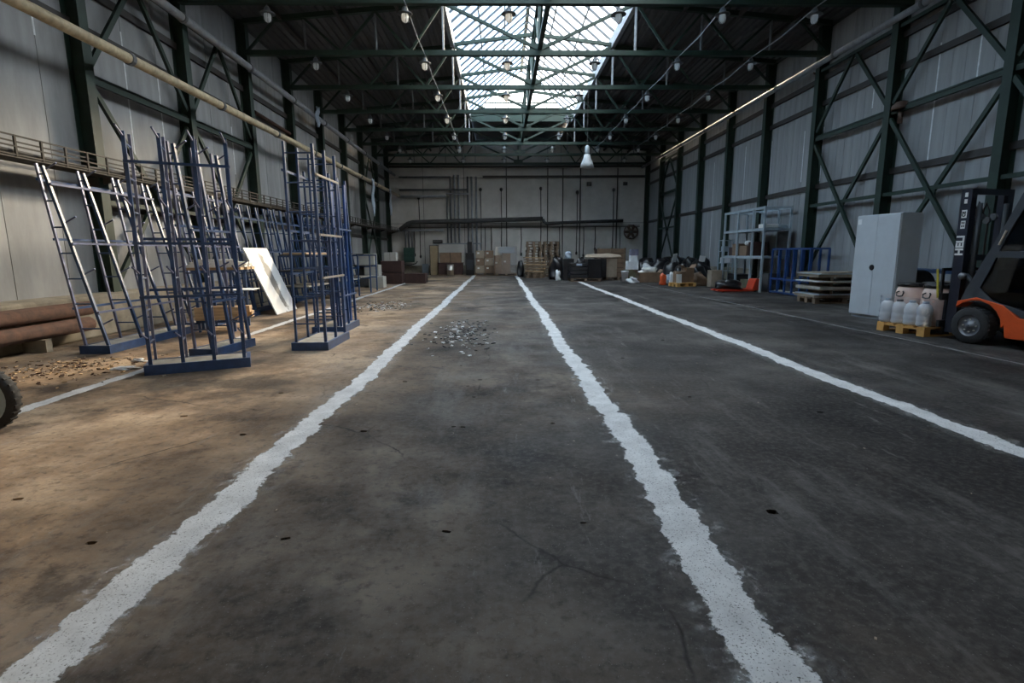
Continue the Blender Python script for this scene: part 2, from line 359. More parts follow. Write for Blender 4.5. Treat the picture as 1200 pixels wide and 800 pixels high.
for i, (xa, xb, ya, yb, pm, wd) in enumerate([(-4.1, -4.25, 4.2, 31.2, PN, .15), (-1.46, -1.55, 0.9, 31.0, PW, .2), (.87, .87, 0.9, 30.6, PW, .2), (3.36, 3.5, 1.6, 29.5, PW, .2), (6.0, 5.7, 4.5, 21.5, PF, .07), (8.62, 8.75, 12.5, 18.5, PF, .07)]):
    ribbon('painted_line', xa, xb, ya, yb, wd, pm, 0.003, fl, seed=40 + i)

# ceiling: ribbed roof deck, ribs along the hall
def deck_profile(xa, xb, za, zb):
    n = int(round((xb - xa) / 0.20)); top = []; 
    for i in range(n):
        for fx, h in ((0.0, 0.0), (0.5, 0.0), (0.62, 0.05), (0.88, 0.05)):
            x = xa + (i + fx) * (xb - xa) / n; top.append((x, za + (zb - za) * (x - xa) / (xb - xa) + h))
    top.append((xb, zb))
    return top + [(xb, zb + 0.2), (xa, za + 0.2)]
cl = struct(MB().prism(deck_profile(XL - .3, SX0, ZE, SZ), Y0 - .3, Y1 + .3).build('ceiling', 'roof'), 'dark ribbed steel roof deck')
MB().prism(deck_profile(SX1, XR + .3, SZ, ZE), Y0 - .3, Y1 + .3).build('deck_slope', 'roof', cl)
MB().box(SX0 - .05, SX1 + .05, Y0 - .3, SY0, SZ + .3, SZ + .5).build('deck_cap', 'roof', cl)
MB().box(SX0 - .05, SX1 + .05, SY1, Y1 + .3, SZ + .3, SZ + .5).build('deck_cap', 'roof', cl)

# skylight lantern
sky = bpy.data.objects.new('window_1', None); C.objects.link(sky); struct(sky, 'long ridge skylight with two slopes of glazing bars')
ZB = SZ + 0.2
for x in (SX0, SX1): MB().box(x - .06, x + .06, SY0, SY1, SZ - .15, ZB).build('curb', 'pipe_grey', sky)
MB().box(SX0, SX1, SY1, SY1 + .1, SZ - .1, ZB + .35).build('curb', 'green', sky); MB().box(SX0, SX1, SY0 - .1, SY0, SZ - .1, ZB + .35).build('curb', 'green', sky)
MB().bar((XC, SY0, SR + .03), (XC, SY1, SR + .03), .14, .16).build('ridge_beam', 'green', sky)
nb = 39; dy = (SY1 - SY0) / nb
for sgn, xe in ((-1, SX0), (1, SX1)):
    bar0 = pane0 = None
    for i in range(nb + 1):
        y = SY0 + i * dy
        if bar0 is None: bar0 = MB().bar((xe, 0, ZB), (XC, 0, SR), .07, .07, up=(0, 1, 0)).build('glazing_bar', 'charcoal', sky); o = bar0
        else: o = inst(bar0, 'glazing_bar', sky)
        o.location = (0, y, 0)
        if i < nb:
            if pane0 is None:
                pane0 = MB(); pane0.v = [(xe, .03, ZB + .03), (xe, dy - .03, ZB + .03), (XC, dy - .03, SR + .03), (XC, .03, SR + .03)]; pane0.f = [(0, 1, 2, 3)]
                pane0 = pane0.build('pane', 'pane', sky); o = pane0
            else: o = inst(pane0, 'pane', sky)
            o.location = (0, y, 0)
    for t in (0.33, 0.66):
        MB().bar((xe + (XC - xe) * t, SY0, ZB + (SR - ZB) * t), (xe + (XC - xe) * t, SY1, ZB + (SR - ZB) * t), .05, .06).build('skylight_purlin', 'pipe_dark', sky)
for y, mt in ((SY0, 'panegrey'), (SY1, 'pane')):
    for i in range(8):
        xa = SX0 + (SX1 - SX0) * i / 8 + .02; xb = SX0 + (SX1 - SX0) * (i + 1) / 8 - .02
        za = ZB + (SR - ZB) * (1 - abs(xa - XC) / 2.6); zb = ZB + (SR - ZB) * (1 - abs(xb - XC) / 2.6)
        g = MB(); g.v = [(xa, y, ZB + .6), (xb, y, ZB + .6), (xb, y, max(zb, ZB + .61)), (xa, y, max(za, ZB + .61))]; g.f = [(0, 1, 2, 3)]; g.build('gable_pane', mt, sky)
        g = MB(); g.v = [(xa, y, ZB), (xb, y, ZB), (xb, y, ZB + min(.58, zb - ZB)), (xa, y, ZB + min(.58, za - ZB))]; g.f = [(0, 1, 2, 3)]; g.build('gable_pane', 'panegrey', sky)
    for i in range(1, 8):
        xa = SX0 + (SX1 - SX0) * i / 8; MB().bar((xa, y, ZB), (xa, y, ZB + (SR - ZB) * (1 - abs(xa - XC) / 2.6)), .04).build('gable_bar', 'green', sky)
    MB().bar((SX0 + .6, y, ZB + .59), (SX1 - .6, y, ZB + .59), .05).build('gable_bar', 'green', sky)

# side walls
def wall(side, x, sgn, mt, ys):
    wl = struct(MB().box(min(x, x - sgn * .3), max(x, x - sgn * .3), Y0 - .3, Y1 + .3, 0, 8.3).build('wall_' + side, 'wallback'))
    wl['label'] = {'left': 'grey panelled hall wall behind the blue racks', 'right': 'bluish grey panelled hall wall behind the cabinet'}[side]
    p0 = None; n = 41
    for i in range(n):
        y = Y0 + i * (Y1 - Y0) / n; wy = (Y1 - Y0) / n
        if p0 is None:
            b = MB(); b.box(0, sgn * .05, 0.006, wy - .006, .66, 7.45)
            if side == 'right':
                for q in (.33, .66): b.box(sgn * .05, sgn * .056, wy * q - .02, wy * q + .02, .68, 7.43)
            p0 = b.build('wall_panel', mt, wl); o = p0
        else: o = inst(p0, 'wall_panel', wl)
        o.location = (x, y, 0)
        if i in SEAL[side]:
            za, zb = SEAL[side][i]
            MB().box(x + sgn * .05, x + sgn * .054, y - .017, y + .017, za, zb).build('seam_sealant', 'seal', wl)
    return wl
SEAL = {'left': {13: (3.2, 5.2), 14: (3.1, 5.0), 15: (4.6, 6.4), 16: (3.1, 5.0), 17: (3.1, 5.4), 18: (3.2, 4.9), 19: (3.4, 4.8), 21: (3.4, 4.6)},
        'right': {17: (4.6, 5.4), 18: (3.2, 5.6), 19: (4.7, 5.3), 20: (4.8, 5.3), 22: (3.3, 4.8), 23: (3.4, 4.9), 25: (1.0, 5.0), 27: (3.2, 5.2), 30: (1, 5.1)}}
wl = wall('left', XL, 1, 'panelL', YL)
wr = wall('right', XR, -1, 'panelR', YR)
# plinths (concrete)
bl = struct(MB().box(XL, XL + .62, Y0, Y1, 0, .66).build('baseboard_left', 'concrete', None, bevel=.03), 'broad stained concrete plinth along the rack wall')
br = struct(MB().box(XR - .12, XR, Y0, Y1, 0, .66).build('baseboard_right', 'concrete'), 'narrow concrete plinth behind the shelving')
# back wall of concrete panels
wb = struct(MB().box(XL - .3, XR + .3, Y1, Y1 + .3, 0, 8.4).build('wall_back', 'wallback'), 'pale concrete end wall with pipes and cables')
xs = [XL, -4.87, -2.3, 0.38, 2.99, 5.06, 7.41, XR]; zs = [.5, 3.15, 5.95, 8.0]
MB().box(XL, XR, Y1 - .10, Y1, 0, .5).build('plinth', 'concrete', wb)
for i in range(7):
    for j in range(3): MB().box(xs[i] + .02, xs[i + 1] - .02, Y1 - .08, Y1, zs[j] + .015, zs[j + 1] - .015).build('concrete_panel', 'backwall', wb)
wf = struct(MB().box(XL - .3, XR + .3, Y0 - .3, Y0, 0, 8.4).build('wall_front', 'backwall'), 'end wall behind the viewpoint')

# columns (I sections) on both sides
def column(x, sgn, label, group):
    b = MB(); h = 7.5
    b.box(-.02, .0 + .012, -.1, .1, 0, h); b.box(.25, .268, -.1, .1, 0, h); b.box(.012, .25, -.007, .007, 0, h)
    o = b.build('steel_column', 'green'); 
    for v in o.data.vertices: v.co.x = v.co.x * sgn
    tag(o, label, 'column', group); return o
for side, x, sgn, ys in (('left', XL + .05, 1, YL), ('right', XR - .05, -1, YR)):
    lab = 'dark green steel column on the %s wall' % ('rack side' if side == 'left' else 'cabinet side')
    c0 = None
    for y in ys:
        if c0 is None: c0 = column(x, sgn, lab, 'green columns of the %s wall' % ('rack' if side == 'left' else 'cabinet')); o = c0
        else: o = c0.copy(); C.objects.link(o)
        o.location = (x, y, 0 if side == 'right' else 0)
# girts
for side, x, zz in (('left', XL + .08, (2.15, 5.05, 5.75)), ('right', XR - .08, (3.15, 5.45, 6.15))):
    for z in zz:
        o = MB().box(x - .03, x + .03, 9.5 if z < 3 else Y0, Y1 - .1, z - .07, z + .07).build('wall_girt', 'girt')
        tag(o, '%s brown steel rail along the %s wall' % (('lowest', 'middle', 'highest')[zz.index(z)], 'rack' if side == 'left' else 'cabinet'), 'wall rail')
def brace_bay(side, ya, yb, where, full=True):
    sgn = 1 if side == 'left' else -1; x = (XL + .24) if side == 'left' else (XR - .24)
    wn = 'rack' if side == 'left' else 'cabinet'
    t = thing('wall_bracing', 'green cross bracing on the %s wall %s' % (wn, where), 'bracing', (x, ya, 0), 0, 'bracing bays of the %s wall' % wn)
    d = yb - ya; zm = 4.45 if side == 'right' else 4.2; zl = .72
    zx = 2.6 if side == 'right' else 2.2
    def m(name, a, b, wd=.09, ht=.06): MB().bar(a, b, wd, ht, up=(1, 0, 0)).build(name, 'green', t)
    m('strut', (0, .1, zm), (0, d - .1, zm), .1); m('strut', (0, .1, zx), (0, d - .1, zx), .08)
    m('strut', (-.03 * sgn, .1, zm + .09), (-.03 * sgn, d - .1, zm + .09), .03)
    for a, b in ((zm - .15, zl), ):
        m('diagonal', (.03, .1, a), (.03, d - .1, b)); m('diagonal', (-.03, d - .1, a), (-.03, .1, b))
    if full:
        m('diagonal', (0, .1, zm + .2), (0, d / 2 - .06, 6.25)); m('diagonal', (0, d - .1, zm + .2), (0, d / 2 + .06, 6.25)); m('strut', (0, .1, 6.3), (0, d - .1, 6.3), .08)
    MB().box(-.012, .012, d / 2 - .12, d / 2 + .12, (zm - .15 + zl) / 2 - .1, (zm - .15 + zl) / 2 + .1).build('gusset', 'green', t)
brace_bay('right', YR[5], YR[6], 'behind the metal cabinet'); brace_bay('right', YR[6], YR[7], 'behind the sheet stack'); brace_bay('right', YR[11], YR[12], 'next to the end wall')
brace_bay('left', YL[5], YL[6], 'above the board trestle'); brace_bay('left', YL[6], YL[7], 'above the leaning stained sheet'); brace_bay('left', YL[11], YL[12], 'next to the end wall'); brace_bay('right', YR[4], YR[5], 'behind the forklift')

# roof trusses
def truss():
    t = thing('roof_truss', 'dark green steel roof truss spanning the hall under the deck', 'truss', (0, 0, 0), 0, 'roof trusses')
    zb = 6.62; xa, xb = XL + .3, XR - .3
    def zt(x): return ZE - .12 + (SZ - ZE) * (min(x - XL, XR - x) / (SX0 - XL)) if x < SX0 or x > SX1 else SZ - .05
    b = MB()
    for s in (-.05, .05): b.box(xa, xb, s - .006, s + .006, zb - .05, zb + .07)
    b.box(xa, xb, -.07, .07, zb - .06, zb - .045); b.build('bottom_chord', 'green', t)
    for p, q in (((xa, zt(xa)), (SX0, zt(SX0 - .01))), ((SX1, zt(SX1 + .01)), (xb, zt(xb)))):
        MB().bar((p[0], 0, p[1]), (q[0], 0, q[1]), .12, .12).build('top_chord', 'green', t)
    for sx, ex in ((SX0, XC), (SX1, XC)):
        MB().bar((sx, 0, SZ - .06), (ex, 0, SZ + .25), .10, .10).build('ridge_tie', 'green', t)
        MB().bar((sx, 0, SZ - .1), (XC, 0, zb + .1), .08, .08).build('diagonal', 'green', t)
        MB().bar((sx, 0, SZ - .1), (sx, 0, zb), .05, .05).build('hanger', 'pipe_grey', t)
    MB().bar((XC, 0, zb), (XC, 0, SZ + .25), .09, .09).build('king_post', 'green', t)
    MB().box(XC - .28, XC + .28, -.01, .01, zb - .02, zb + .25).build('gusset', 'green', t)
    for nodes in ([xa, -5.2, -3.3, SX0], [xb, 7.4, 5.5, SX1]):
        for i in range(3):
            p, q = nodes[i], nodes[i + 1]; mid = (p + q) / 2
            MB().bar((p, 0, zt(p) - .05 if i else zb), (mid, 0, zb + .03 if i else zt(mid) - .05), .06).build('diagonal', 'green', t)
            MB().bar((mid, 0, zb + .03 if i else zt(mid) - .05), (q, 0, zt(q) - .05), .06).build('diagonal', 'green', t)
        for q in nodes[1:3]: MB().bar((q, 0, zb), (q, 0, zt(q)), .045).build('hanger', 'pipe_dark', t)
    return t
t0 = truss()
for i, y in enumerate(YT):
    t = t0 if i == 0 else copy_tree(t0)
    t.location = (0, y, 0)
# longitudinal ridge truss
rt = thing('ridge_girder', 'green lattice girder along the ridge beneath the skylight', 'girder', (XC, 0, 0))
MB().box(-.06, .06, YT[2], YT[10], 6.70, 6.78).build('chord', 'green', rt); MB().box(-.05, .05, YT[2], YT[10], 8.1, 8.18).build('chord', 'green', rt)
for i in range(2, 10):
    ya = YT[i]; MB().bar((0, ya, 6.75), (0, ya + 1.5, 8.12), .06).build('diagonal', 'green', rt); MB().bar((0, ya + 1.5, 8.12), (0, ya + 3, 6.75), .06).build('diagonal', 'green', rt)
for i, (x, z) in enumerate(((-5.8, 7.5), (-4.3, 7.62), (-2.7, 7.75), (5.0, 7.75), (6.5, 7.62), (8.0, 7.5))):
    tag(MB().box(x - .04, x + .04, Y0, Y1, z - .08, z + .02).build('roof_purlin', 'girt'), 'dark roof purlin running lengthwise above the trusses', 'purlin', 'roof purlins')

# ------------------------------------------------------------------ lamps
def lamp():
    t = thing('pendant_lamp', 'x', 'lamp')
    MB().lathe([(.012, .255), (.012, .18)], n=6).build('stem', 'bulbcap', t)
    MB().lathe([(.03, .20), (.06, .16), (.07, .10), (.15, .07), (.165, .05), (.08, .045)], n=14).build('cap', 'bulbcap', t, True)
    MB().lathe([(.07, .05), (.078, .0), (.07, -.07), (.045, -.11), (.005, -.122)], n=14).build('glass_globe', 'lampglass', t, True)
    cg = MB()
    for k in range(4):
        a = k * PI / 2 + .4; cg.tube([(.09 * math.cos(a), .09 * math.sin(a), .05), (.095 * math.cos(a), .095 * math.sin(a), -.02), (.08 * math.cos(a), .08 * math.sin(a), -.09), (0, 0, -.14)], .005, 4)
    cg.build('cage', 'bulbcap', t); return t
l0 = None
rows = ((-4.95, 'row beside the rack wall'), (-2.02, 'row along the skylight edge on the rack side'), (.22, 'row under the skylight'), (2.6, 'row under the skylight edge on the cabinet side'), (4.87, 'row between skylight and cabinet wall'), (6.9, 'row beside the cabinet wall'))
for x, rn in rows:
    for k, y in enumerate(YT[4:12]):
        if l0 is None: l0 = lamp(); o = l0
        else: o = copy_tree(l0)
        o.location = (x, y, 6.32); o['label'] = 'caged glass pendant lamp hanging in the ' + rn; o['group'] = 'pendant lamps, ' + rn
    if x < -4 or x in (.22, 2.6): continue
    pts = []
    for k, y in enumerate(YT[3:12]):
        pts += [(x + .035, y, 6.55), (x + .035, y + 1.5, 6.48)]
    tag(MB().tube(pts, .012, 5).build('lamp_cable', 'pipe_grey'), 'thin supply cable strung along the lamp ' + rn, 'cable')
t = thing('bell_lamp', 'white bell-shaped high bay lamp hung lower than the rest', 'lamp', (2.92, 18.4, 4.36))
MB().lathe([(.10, .16), (.13, .02), (.20, -.12), (.23, -.26), (.22, -.26), (.12, .0), (.02, .1)], n=20).build('shade', 'lampgrey', t, True)
MB().lathe([(.06, .16), (.075, .22), (.07, .42), (.03, .46)], n=14).build('ballast', 'shelfgrey', t, True)
MB().tube([(0, 0, .46), (0, 0, 2.22)], .01, 5).build('suspension_cord', 'cable', t)

# ------------------------------------------------------------------ wall services
def pipe_run(name, pts, r, mt, label, clamps, cmt='pipe_dark', n=12):
    t = thing(name, label, 'pipe', pts[0]); p0 = Vector(pts[0])
    MB().tube([Vector(p) - p0 for p in pts], r, n).build('pipe_body', mt, t, True)
    d = (Vector(pts[-1]) - p0)
    c0 = None
    for y in clamps:
        k = (y - p0.y) / d.y
        if c0 is None:
            c0 = MB().lathe([(r * 1.25, -.04), (r * 1.25, .04)], axis='y', n=12).build('clamp', cmt, t); o = c0
        else: o = inst(c0, 'clamp', t)
        o.location = d * k
    return t
pipe_run('wall_pipe', [(-6.62, 2, 6.22), (-6.62, Y1 - .1, 6.12)], .085, 'pipe_grey', 'grey steel pipe high along the rack wall', [y - .35 for y in YL[4:]])
pipe_run('wall_pipe', [(-6.3, 2, 4.52), (-6.3, Y1 - .1, 4.82)], .085, 'pipe_yellow', 'aged cream pipe along the rack wall above the cable tray', [y + .3 for y in YL[3:]])
pipe_run('wall_pipe', [(8.95, 2, 6.38), (8.95, Y1 - .1, 6.55)], .075, 'pipe_grey', 'grey steel pipe high along the cabinet wall', [y - .9 for y in YR[4:]])
tag(MB().tube([(-6.92, 15.9, 5.25), (-6.92, 18.4, 5.2)], .06, 8).build('rusty_pipe', 'rust'), 'short rusty brown pipe above the cream pipe', 'pipe')
tag(MB().tube([(9.0, 15.98, 6.32), (9.12, 16.02, 6.3), (9.2, 16.06, 6.2), (9.2, 16.06, .5)], .03, 8).build('conduit_drop', 'brown'), 'thin conduit dropping beside a column of the cabinet wall', 'pipe')
for k in (0, 1): tag(MB().tube([(-6.96, 15.72 + .10 * k, 6.05), (-6.96, 15.72 + .10 * k, 2.8), (-6.955, 15.75 + .10 * k, 1.2)], .018, 6).build('conduit_drop', 'brown'), 'thin brown conduit dropping behind the cream pipe', 'pipe', 'conduit pair on the rack wall')
# cable tray on the rack wall
ct = thing('cable_tray', 'long railed cable tray full of cables along the rack wall', 'cable tray', (XL + .25, 2, 2.62))
Lt = Y1 - 2.2
for x in (0.0, .34):
    for z in (.02, .13, .27): MB().box(x - .009, x + .009, 0, Lt, z - .010, z + .010).build('rail', 'tray', ct)
pst = None; y = .1
while y < Lt:
    for x in (.34,):
        if pst is None: pst = MB().box(-.012, .012, -.015, .015, 0, .28).build('post', 'tray', ct); o = pst
        else: o = inst(pst, 'post', ct)
        o.location = (x, y, 0)
    y += .42
MB().box(0, .34, 0, Lt, -.02, 0).build('tray_floor', 'tray', ct)
cb = MB()
for k in range(6):
    pts = []; ph = random.uniform(0, 6)
    for i in range(40): pts.append((.05 + .05 * k + .02 * math.sin(i * .9 + ph), Lt * i / 39, .035 + .015 * (k % 3) + .012 * math.sin(i * 1.7 + ph)))
    cb.tube(pts, .028, 6)
o = cb.build('cable_bundle', 'cable', ct); o['kind'] = 'stuff'
for y in YL[4:]: MB().prism([(-.2, -.02), (.34, -.02), (.34, -.05), (-.2, -.22)], y - 2 - .02, y - 2 + .02).build('bracket', 'tray', ct)
# rusty pipes lying along the plinth
for k, (z, xx) in enumerate(((.50, -6.36), (.27, -6.30))):
    tag(MB().tube([(xx, 2.5, z), (xx, 8.25 - .12 * k, z)], .105, 14).build('rusty_pipe', 'rust', None, True), 'thick rusty pipe lying along the concrete plinth, %s of the two' % ('upper' if k == 0 else 'lower'), 'pipe')
for y in (4.0, 7.2): tag(MB().box(-6.5, -6.16, y - .05, y + .05, 0, .17).build('pipe_support', 'concrete'), 'concrete block carrying the rusty pipes', 'block', 'pipe support blocks')
# plastic rags on the pipes
def rag(x, y, z0, z1, wd, label):
    v = []; f = []; n = 9; rnd = random.Random(int(y * 10))
    for i in range(n + 1):
        t = i / n; z = z0 + (z1 - z0) * t; ww = wd * (.35 + .65 * math.sin(PI * min(1, t * 1.1 + .1)))
        for j in range(5):
            v.append((x + .05 * math.sin(j * 2.1 + i * .8) + .02, y + ww * (j / 4 - .5) + .04 * math.sin(i * 1.3), z + rnd.uniform(-.02, .02)))
    for i in range(n):
        for j in range(4): a = i * 5 + j; f.append((a, a + 1, a + 6, a + 5))
    m = MB(); m.v = v; m.f = f; o = m.build('plastic_rag', 'bluebag', None, True); s = o.modifiers.new('s', 'SOLIDIFY'); s.thickness = .006
    tag(o, label, 'plastic sheet')
rag(-6.5, 20.0, 6.45, 5.75, .45, 'torn plastic rag caught on the upper grey pipe')
rag(-6.17, 26.5, 4.83, 3.1, .55, 'long plastic sheet hanging from the cream pipe')
rag(-6.17, 30.6, 4.85, 3.4, .45, 'plastic sheet hanging from the cream pipe near the end wall')
# brown vent hood on the cabinet wall
t = thing('vent_hood', 'brown mushroom-shaped vent hood on the cabinet wall', 'vent', (9.12, 12.5, 4.15))
MB().lathe([(.05, 0), (.05, .34)], n=12).build('spout', 'brown', t, True); MB().lathe([(.20, .30), (.19, .38), (.12, .46), (.01, .49)], n=16).build('hood', 'brown', t, True)

# end wall services
YB = Y1 - .25; YC = Y1 - .18  # end wall positions below worked out beforehand from image pixels on the wall plane
for i, (x, zt_, zb_, r) in enumerate([(-3.13, 6.0, 1.9, .06), (-2.88, 6.1, 1.9, .065), (-2.62, 6.1, 1.9, .065), (-2.05, 6.0, .3, .06), (-1.8, 6.0, .3, .065), (-1.52, 6.0, .3, .065), (-3.36, 4.8, 1.9, .05)]):
    tag(MB().tube([(x, YB, zb_), (x, YB, zt_)], r, 10).build('riser_pipe', 'pipe_grey' if i % 3 else 'pipe_dark', None, True), 'vertical grey riser pipe on the end wall', 'pipe', 'riser pipes on the end wall')
for i, (xa, xb, z, r) in enumerate([(-6.3, -3.1, 5.97, .05), (-6.3, -2.1, 5.2, .05), (-6.4, -3.4, 4.8, .08), (-3.4, -2.0, 4.95, .06)]):
    tag(MB().tube([(xa, YB - .058 - r, z), (xb, YB - .058 - r, z)], r, 10).build('branch_pipe', 'pipe_grey' if i > 1 else 'pipe_dark', None, True), 'horizontal branch pipe leading to the risers on the end wall', 'pipe', 'branch pipes on the end wall')
tag(MB().tube([(XL + .6, YB - .2, 2.72), (-3.6, YB - .2, 2.72)], .07, 10).build('branch_pipe', 'pipe_grey', None, True), 'long grey pipe low across the end wall above the green machine', 'pipe')
d = thing('insulated_duct', 'dark insulated duct stepping across the end wall', 'duct', (0, YB - .42, 0))
MB().tube([(-6.3, 0, 2.75), (-5.8, 0, 3.12), (-5.5, 0, 3.2), (2.65, 0, 3.38)], .14, 12).build('thick_run', 'greydark', d, True)
MB().tube([(2.65, 0, 3.36), (2.72, 0, 3.2), (2.85, 0, 3.1), (7.7, 0, 3.25)], .10, 10).build('thin_run', 'greydark', d, True)
tr = thing('wall_tray', 'narrow cable tray crossing the end wall', 'cable tray', (0, Y1 - .16, 0))
MB().box(-5.9, 8.9, 0, .08, 2.88, 2.92).build('tray_floor', 'tray', tr)
for z in (2.95, 3.02): MB().box(-5.9, 8.9, -.01, .01, z - .012, z + .012).build('rail', 'tray', tr)
wt = thing('wall_beam', 'long horizontal steel beam across the top of the end wall', 'beam', (0, Y1 - .2, 0))
MB().box(-1.1, XR, -.1, .1, 5.92, 6.05).build('lower_beam', 'girt', wt); MB().box(XL, XR, -.1, .1, 6.55, 6.66).build('upper_beam', 'girt', wt)
for i, (x, za, zb) in enumerate([(-1.25, 5.2, 1.1), (.05, 5.2, 1.6), (2.55, 5.25, 1.05), (3.75, 2.9, 1.25), (4.85, 5.0, 1.35), (6.04, 2.9, 1.6), (7.16, 5.15, 1.05), (7.63, 2.9, 1.05), (1.3, 2.9, 1.3), (-1.0, 2.9, 1.1), (-5.14, 4.7, 1.2), (-5.5, 2.7, 1.3), (5.3, 2.9, 1.2), (-.6, 2.9, 1.2)]):
    o = MB().tube([(x, YC, za), (x + .02, YC - .01, (za + zb) / 2), (x - .01, YC, zb)], .028, 6)
    if za > 4: o.lathe([(.02, -.1), (.09, -.02), (.09, .08), (.02, .14)], (x, YC, za), n=10)
    o.lathe([(.03, 0), (.07, -.08), (.05, -.2), (.01, -.22)], (x, YC, zb), n=8)
    tag(o.build('drop_cable', 'cable'), 'black power cable dropping down the end wall' + (' from a high junction box' if za > 4 else ' from the wall tray'), 'cable', 'drop cables from junction boxes' if za > 4 else 'drop cables from the wall tray')
for i, x in enumerate((.38, 2.99, 3.95, 5.06, 7.41)):
    tag(MB().box(x - .03, x + .03, Y1 - .16, Y1 - .08, .5, 6.5).build('wall_mullion', 'girt'), 'thin dark vertical rail on the end wall', 'wall rail', 'vertical rails of the end wall')
for x in (5.6, 7.9): tag(MB().box(x - .13, x + .13, Y1 - .2, Y1 - .08, 5.45, 5.65).box(x - .08, x + .08, Y1 - .24, Y1 - .2, 5.5, 5.6).build('junction_box', 'greydark'), 'small dark junction box high on the end wall', 'junction box', 'junction boxes on the end wall')
t = thing('transformer_box', 'dark green machine box mounted on the end wall with pipes above', 'machine', (-5.8, Y1 - .55, 0))
MB().box(-.32, .32, -.2, .2, .75, 1.65).build('housing', 'machine', t, bevel=.03)
for z in (.85, 1.12, 1.4): MB().box(-.26, .26, -.225, -.2, z, z + .18).build('door_plate', 'machine', t, bevel=.01)
for x in (-.2, .0, .2): MB().tube([(x, .05, 1.6), (x, .05, 2.7)], .05, 8).build('feed_pipe', 'pipe_dark', t, True)
MB().tube([(-.75, .1, .95), (-.5, .0, .62), (0, 0, .55), (.4, 0, .65), (.5, .05, .8)], .04, 8).build('hose', 'cable', t, True)
t = thing('wall_fan', 'brown round fan high in the corner of the end wall', 'fan', (8.25, Y1 - .6, 2.55))
MB().lathe([(.42, -.12), (.46, -.05), (.46, .12), (.40, .14)], axis='y', n=20, cap=False).build('ring', 'brown', t, True)
for k in range(6):
    a = k * PI / 3; MB().bar((.06 * math.cos(a), 0, .06 * math.sin(a)), (.38 * math.cos(a), .04, .38 * math.sin(a)), .16, .015, up=(0, 1, .5)).build('blade', 'brown', t)
MB().lathe([(.09, -.08), (.09, .2), (.03, .3)], axis='y', n=12).build('motor', 'greydark', t); MB().bar((0, .1, -.4), (0, .3, -.4), .1, 1.5 if False else .1).build('bracket', 'greydark', t)

# ------------------------------------------------------------------ blue stock racks
def rack(label, loc, rz, L, W, H, st, lean=0.0, top=0.35, pegs=True, rails=(.9, 1.75), tubes='blue', tubes2='purple', rung_n=7, pegdir=-1, group=None, deck=True, white=None):
    t = thing('stock_rack', label, 'rack', loc, rz, group)
    hb = .11
    b = MB(); b.box(0, L, 0, .04, 0, hb); b.box(0, L, W - .04, W, 0, hb); b.box(0, .04, .04, W - .04, 0, hb); b.box(L - .04, L, .04, W - .04, 0, hb)
    b.build('base_frame', 'blue', t)
    MB().box(.04, L - .04, .04, W - .04, .02, hb - .005).build('deck', 'deck', t)
    up1 = up2 = rg = pg = None
    f0, f1 = Vector((0, .05, hb - .01)), Vector((0, .05 + lean + (1 - top) * W * .35, H))
    r0, r1 = Vector((0, W - .05, hb - .01)), Vector((0, W - .05 + lean - (1 - top) * W * .35, H))
    for i in range(st):
        x = .06 + (L - .12) * i / (st - 1)
        if up1 is None: up1 = MB().bar(f0, f1, .036, .036).build('front_upright', tubes2 if i % 2 else tubes, t); o = up1
        else: o = inst(up1, 'front_upright', t)
        o.location = (x, 0, 0)
        if up2 is None: up2 = MB().bar(r0, r1 + Vector((0, 0, .03)), .028, .028).build('rear_upright', tubes2, t); o = up2
        else: o = inst(up2, 'rear_upright', t)
        o.location = (x, 0, 0)
        for k in range(rung_n):
            q = (k + .7) / rung_n; a = f0.lerp(f1, q); bb = r0.lerp(r1, q)
            MBk = ('rung%d' % k)
            if (id(t), k) not in RC:
                RC[(id(t), k)] = MB().tube([a, bb], .011, 5).build('rung', tubes, t); o = RC[(id(t), k)]
            else: o = inst(RC[(id(t), k)], 'rung', t)
            o.location = (x, 0, 0)
            if pegs and k % 2 == 0:
                if pg is None: pg = MB().tube([(0, 0, 0), (-.03, -.16, .07)], .011, 5).build('peg', tubes2, t); o = pg
                else: o = inst(pg, 'peg', t)
                o.location = Vector((x, 0, 0)) + a + Vector((0, -.02, .06))
    for z in rails:
        q = (z - hb) / (H - hb); a = f0.lerp(f1, q); bb = r0.lerp(r1, q)
        MB().box(.04, L - .04, a.y - .042, a.y - .022, z - .014, z + .014).build('rail', white or tubes, t)
        MB().box(.04, L - .04, bb.y + .018, bb.y + .04, z + .04, z + .07).build('rail', tubes, t)
    return t
RC = {}
GR = 'blue stock racks'
a24 = math.atan2(.43, .95)
rack('blue stock rack with four pegged uprights standing forward of the white floor line', (-3.89, 5.68, 0), a24, 1.04, .44, 2.55, 4, 0, 1.0, True, (.85, 1.42, 2.25))
# racks whose length runs along the hall: local x -> +Y, local y -> -X
rack('blue A-frame stock rack leaning back beside the rusty pipes', (-5.22, 7.02, 0), PI / 2, 2.1, .40, 2.42, 4, .42, .2, True, (.55, 1.45, 2.2), tubes2='purple', white='purple')
rack('blue A-frame stock rack behind the pegged four-upright rack', (-3.66, 6.66, 0), PI / 2 - .12, .92, .34, 2.62, 3, .16, .3, True, (.7, 1.6), tubes2='purple')
rack('blue A-frame rack holding boards by the second wall column', (-5.25, 9.35, 0), PI / 2, 2.2, .40, 2.45, 5, .35, .2, False, (.6, 1.45, 2.35), white='purple')
rack('tall blue stock rack with bare steel crossbars near the painted line', (-2.36, 7.12, 0), PI / 2, 1.02, .50, 2.70, 3, 0, .9, False, (.98, 1.55, 2.32), tubes2='blue', white='steel')
t = rack('tall blue rack loaded with upright blue channels behind the crossbar rack', (-2.60, 8.65, 0), PI / 2, 1.0, .52, 2.55, 3, .05, .9, False, (.6, 1.7), tubes2='blue')
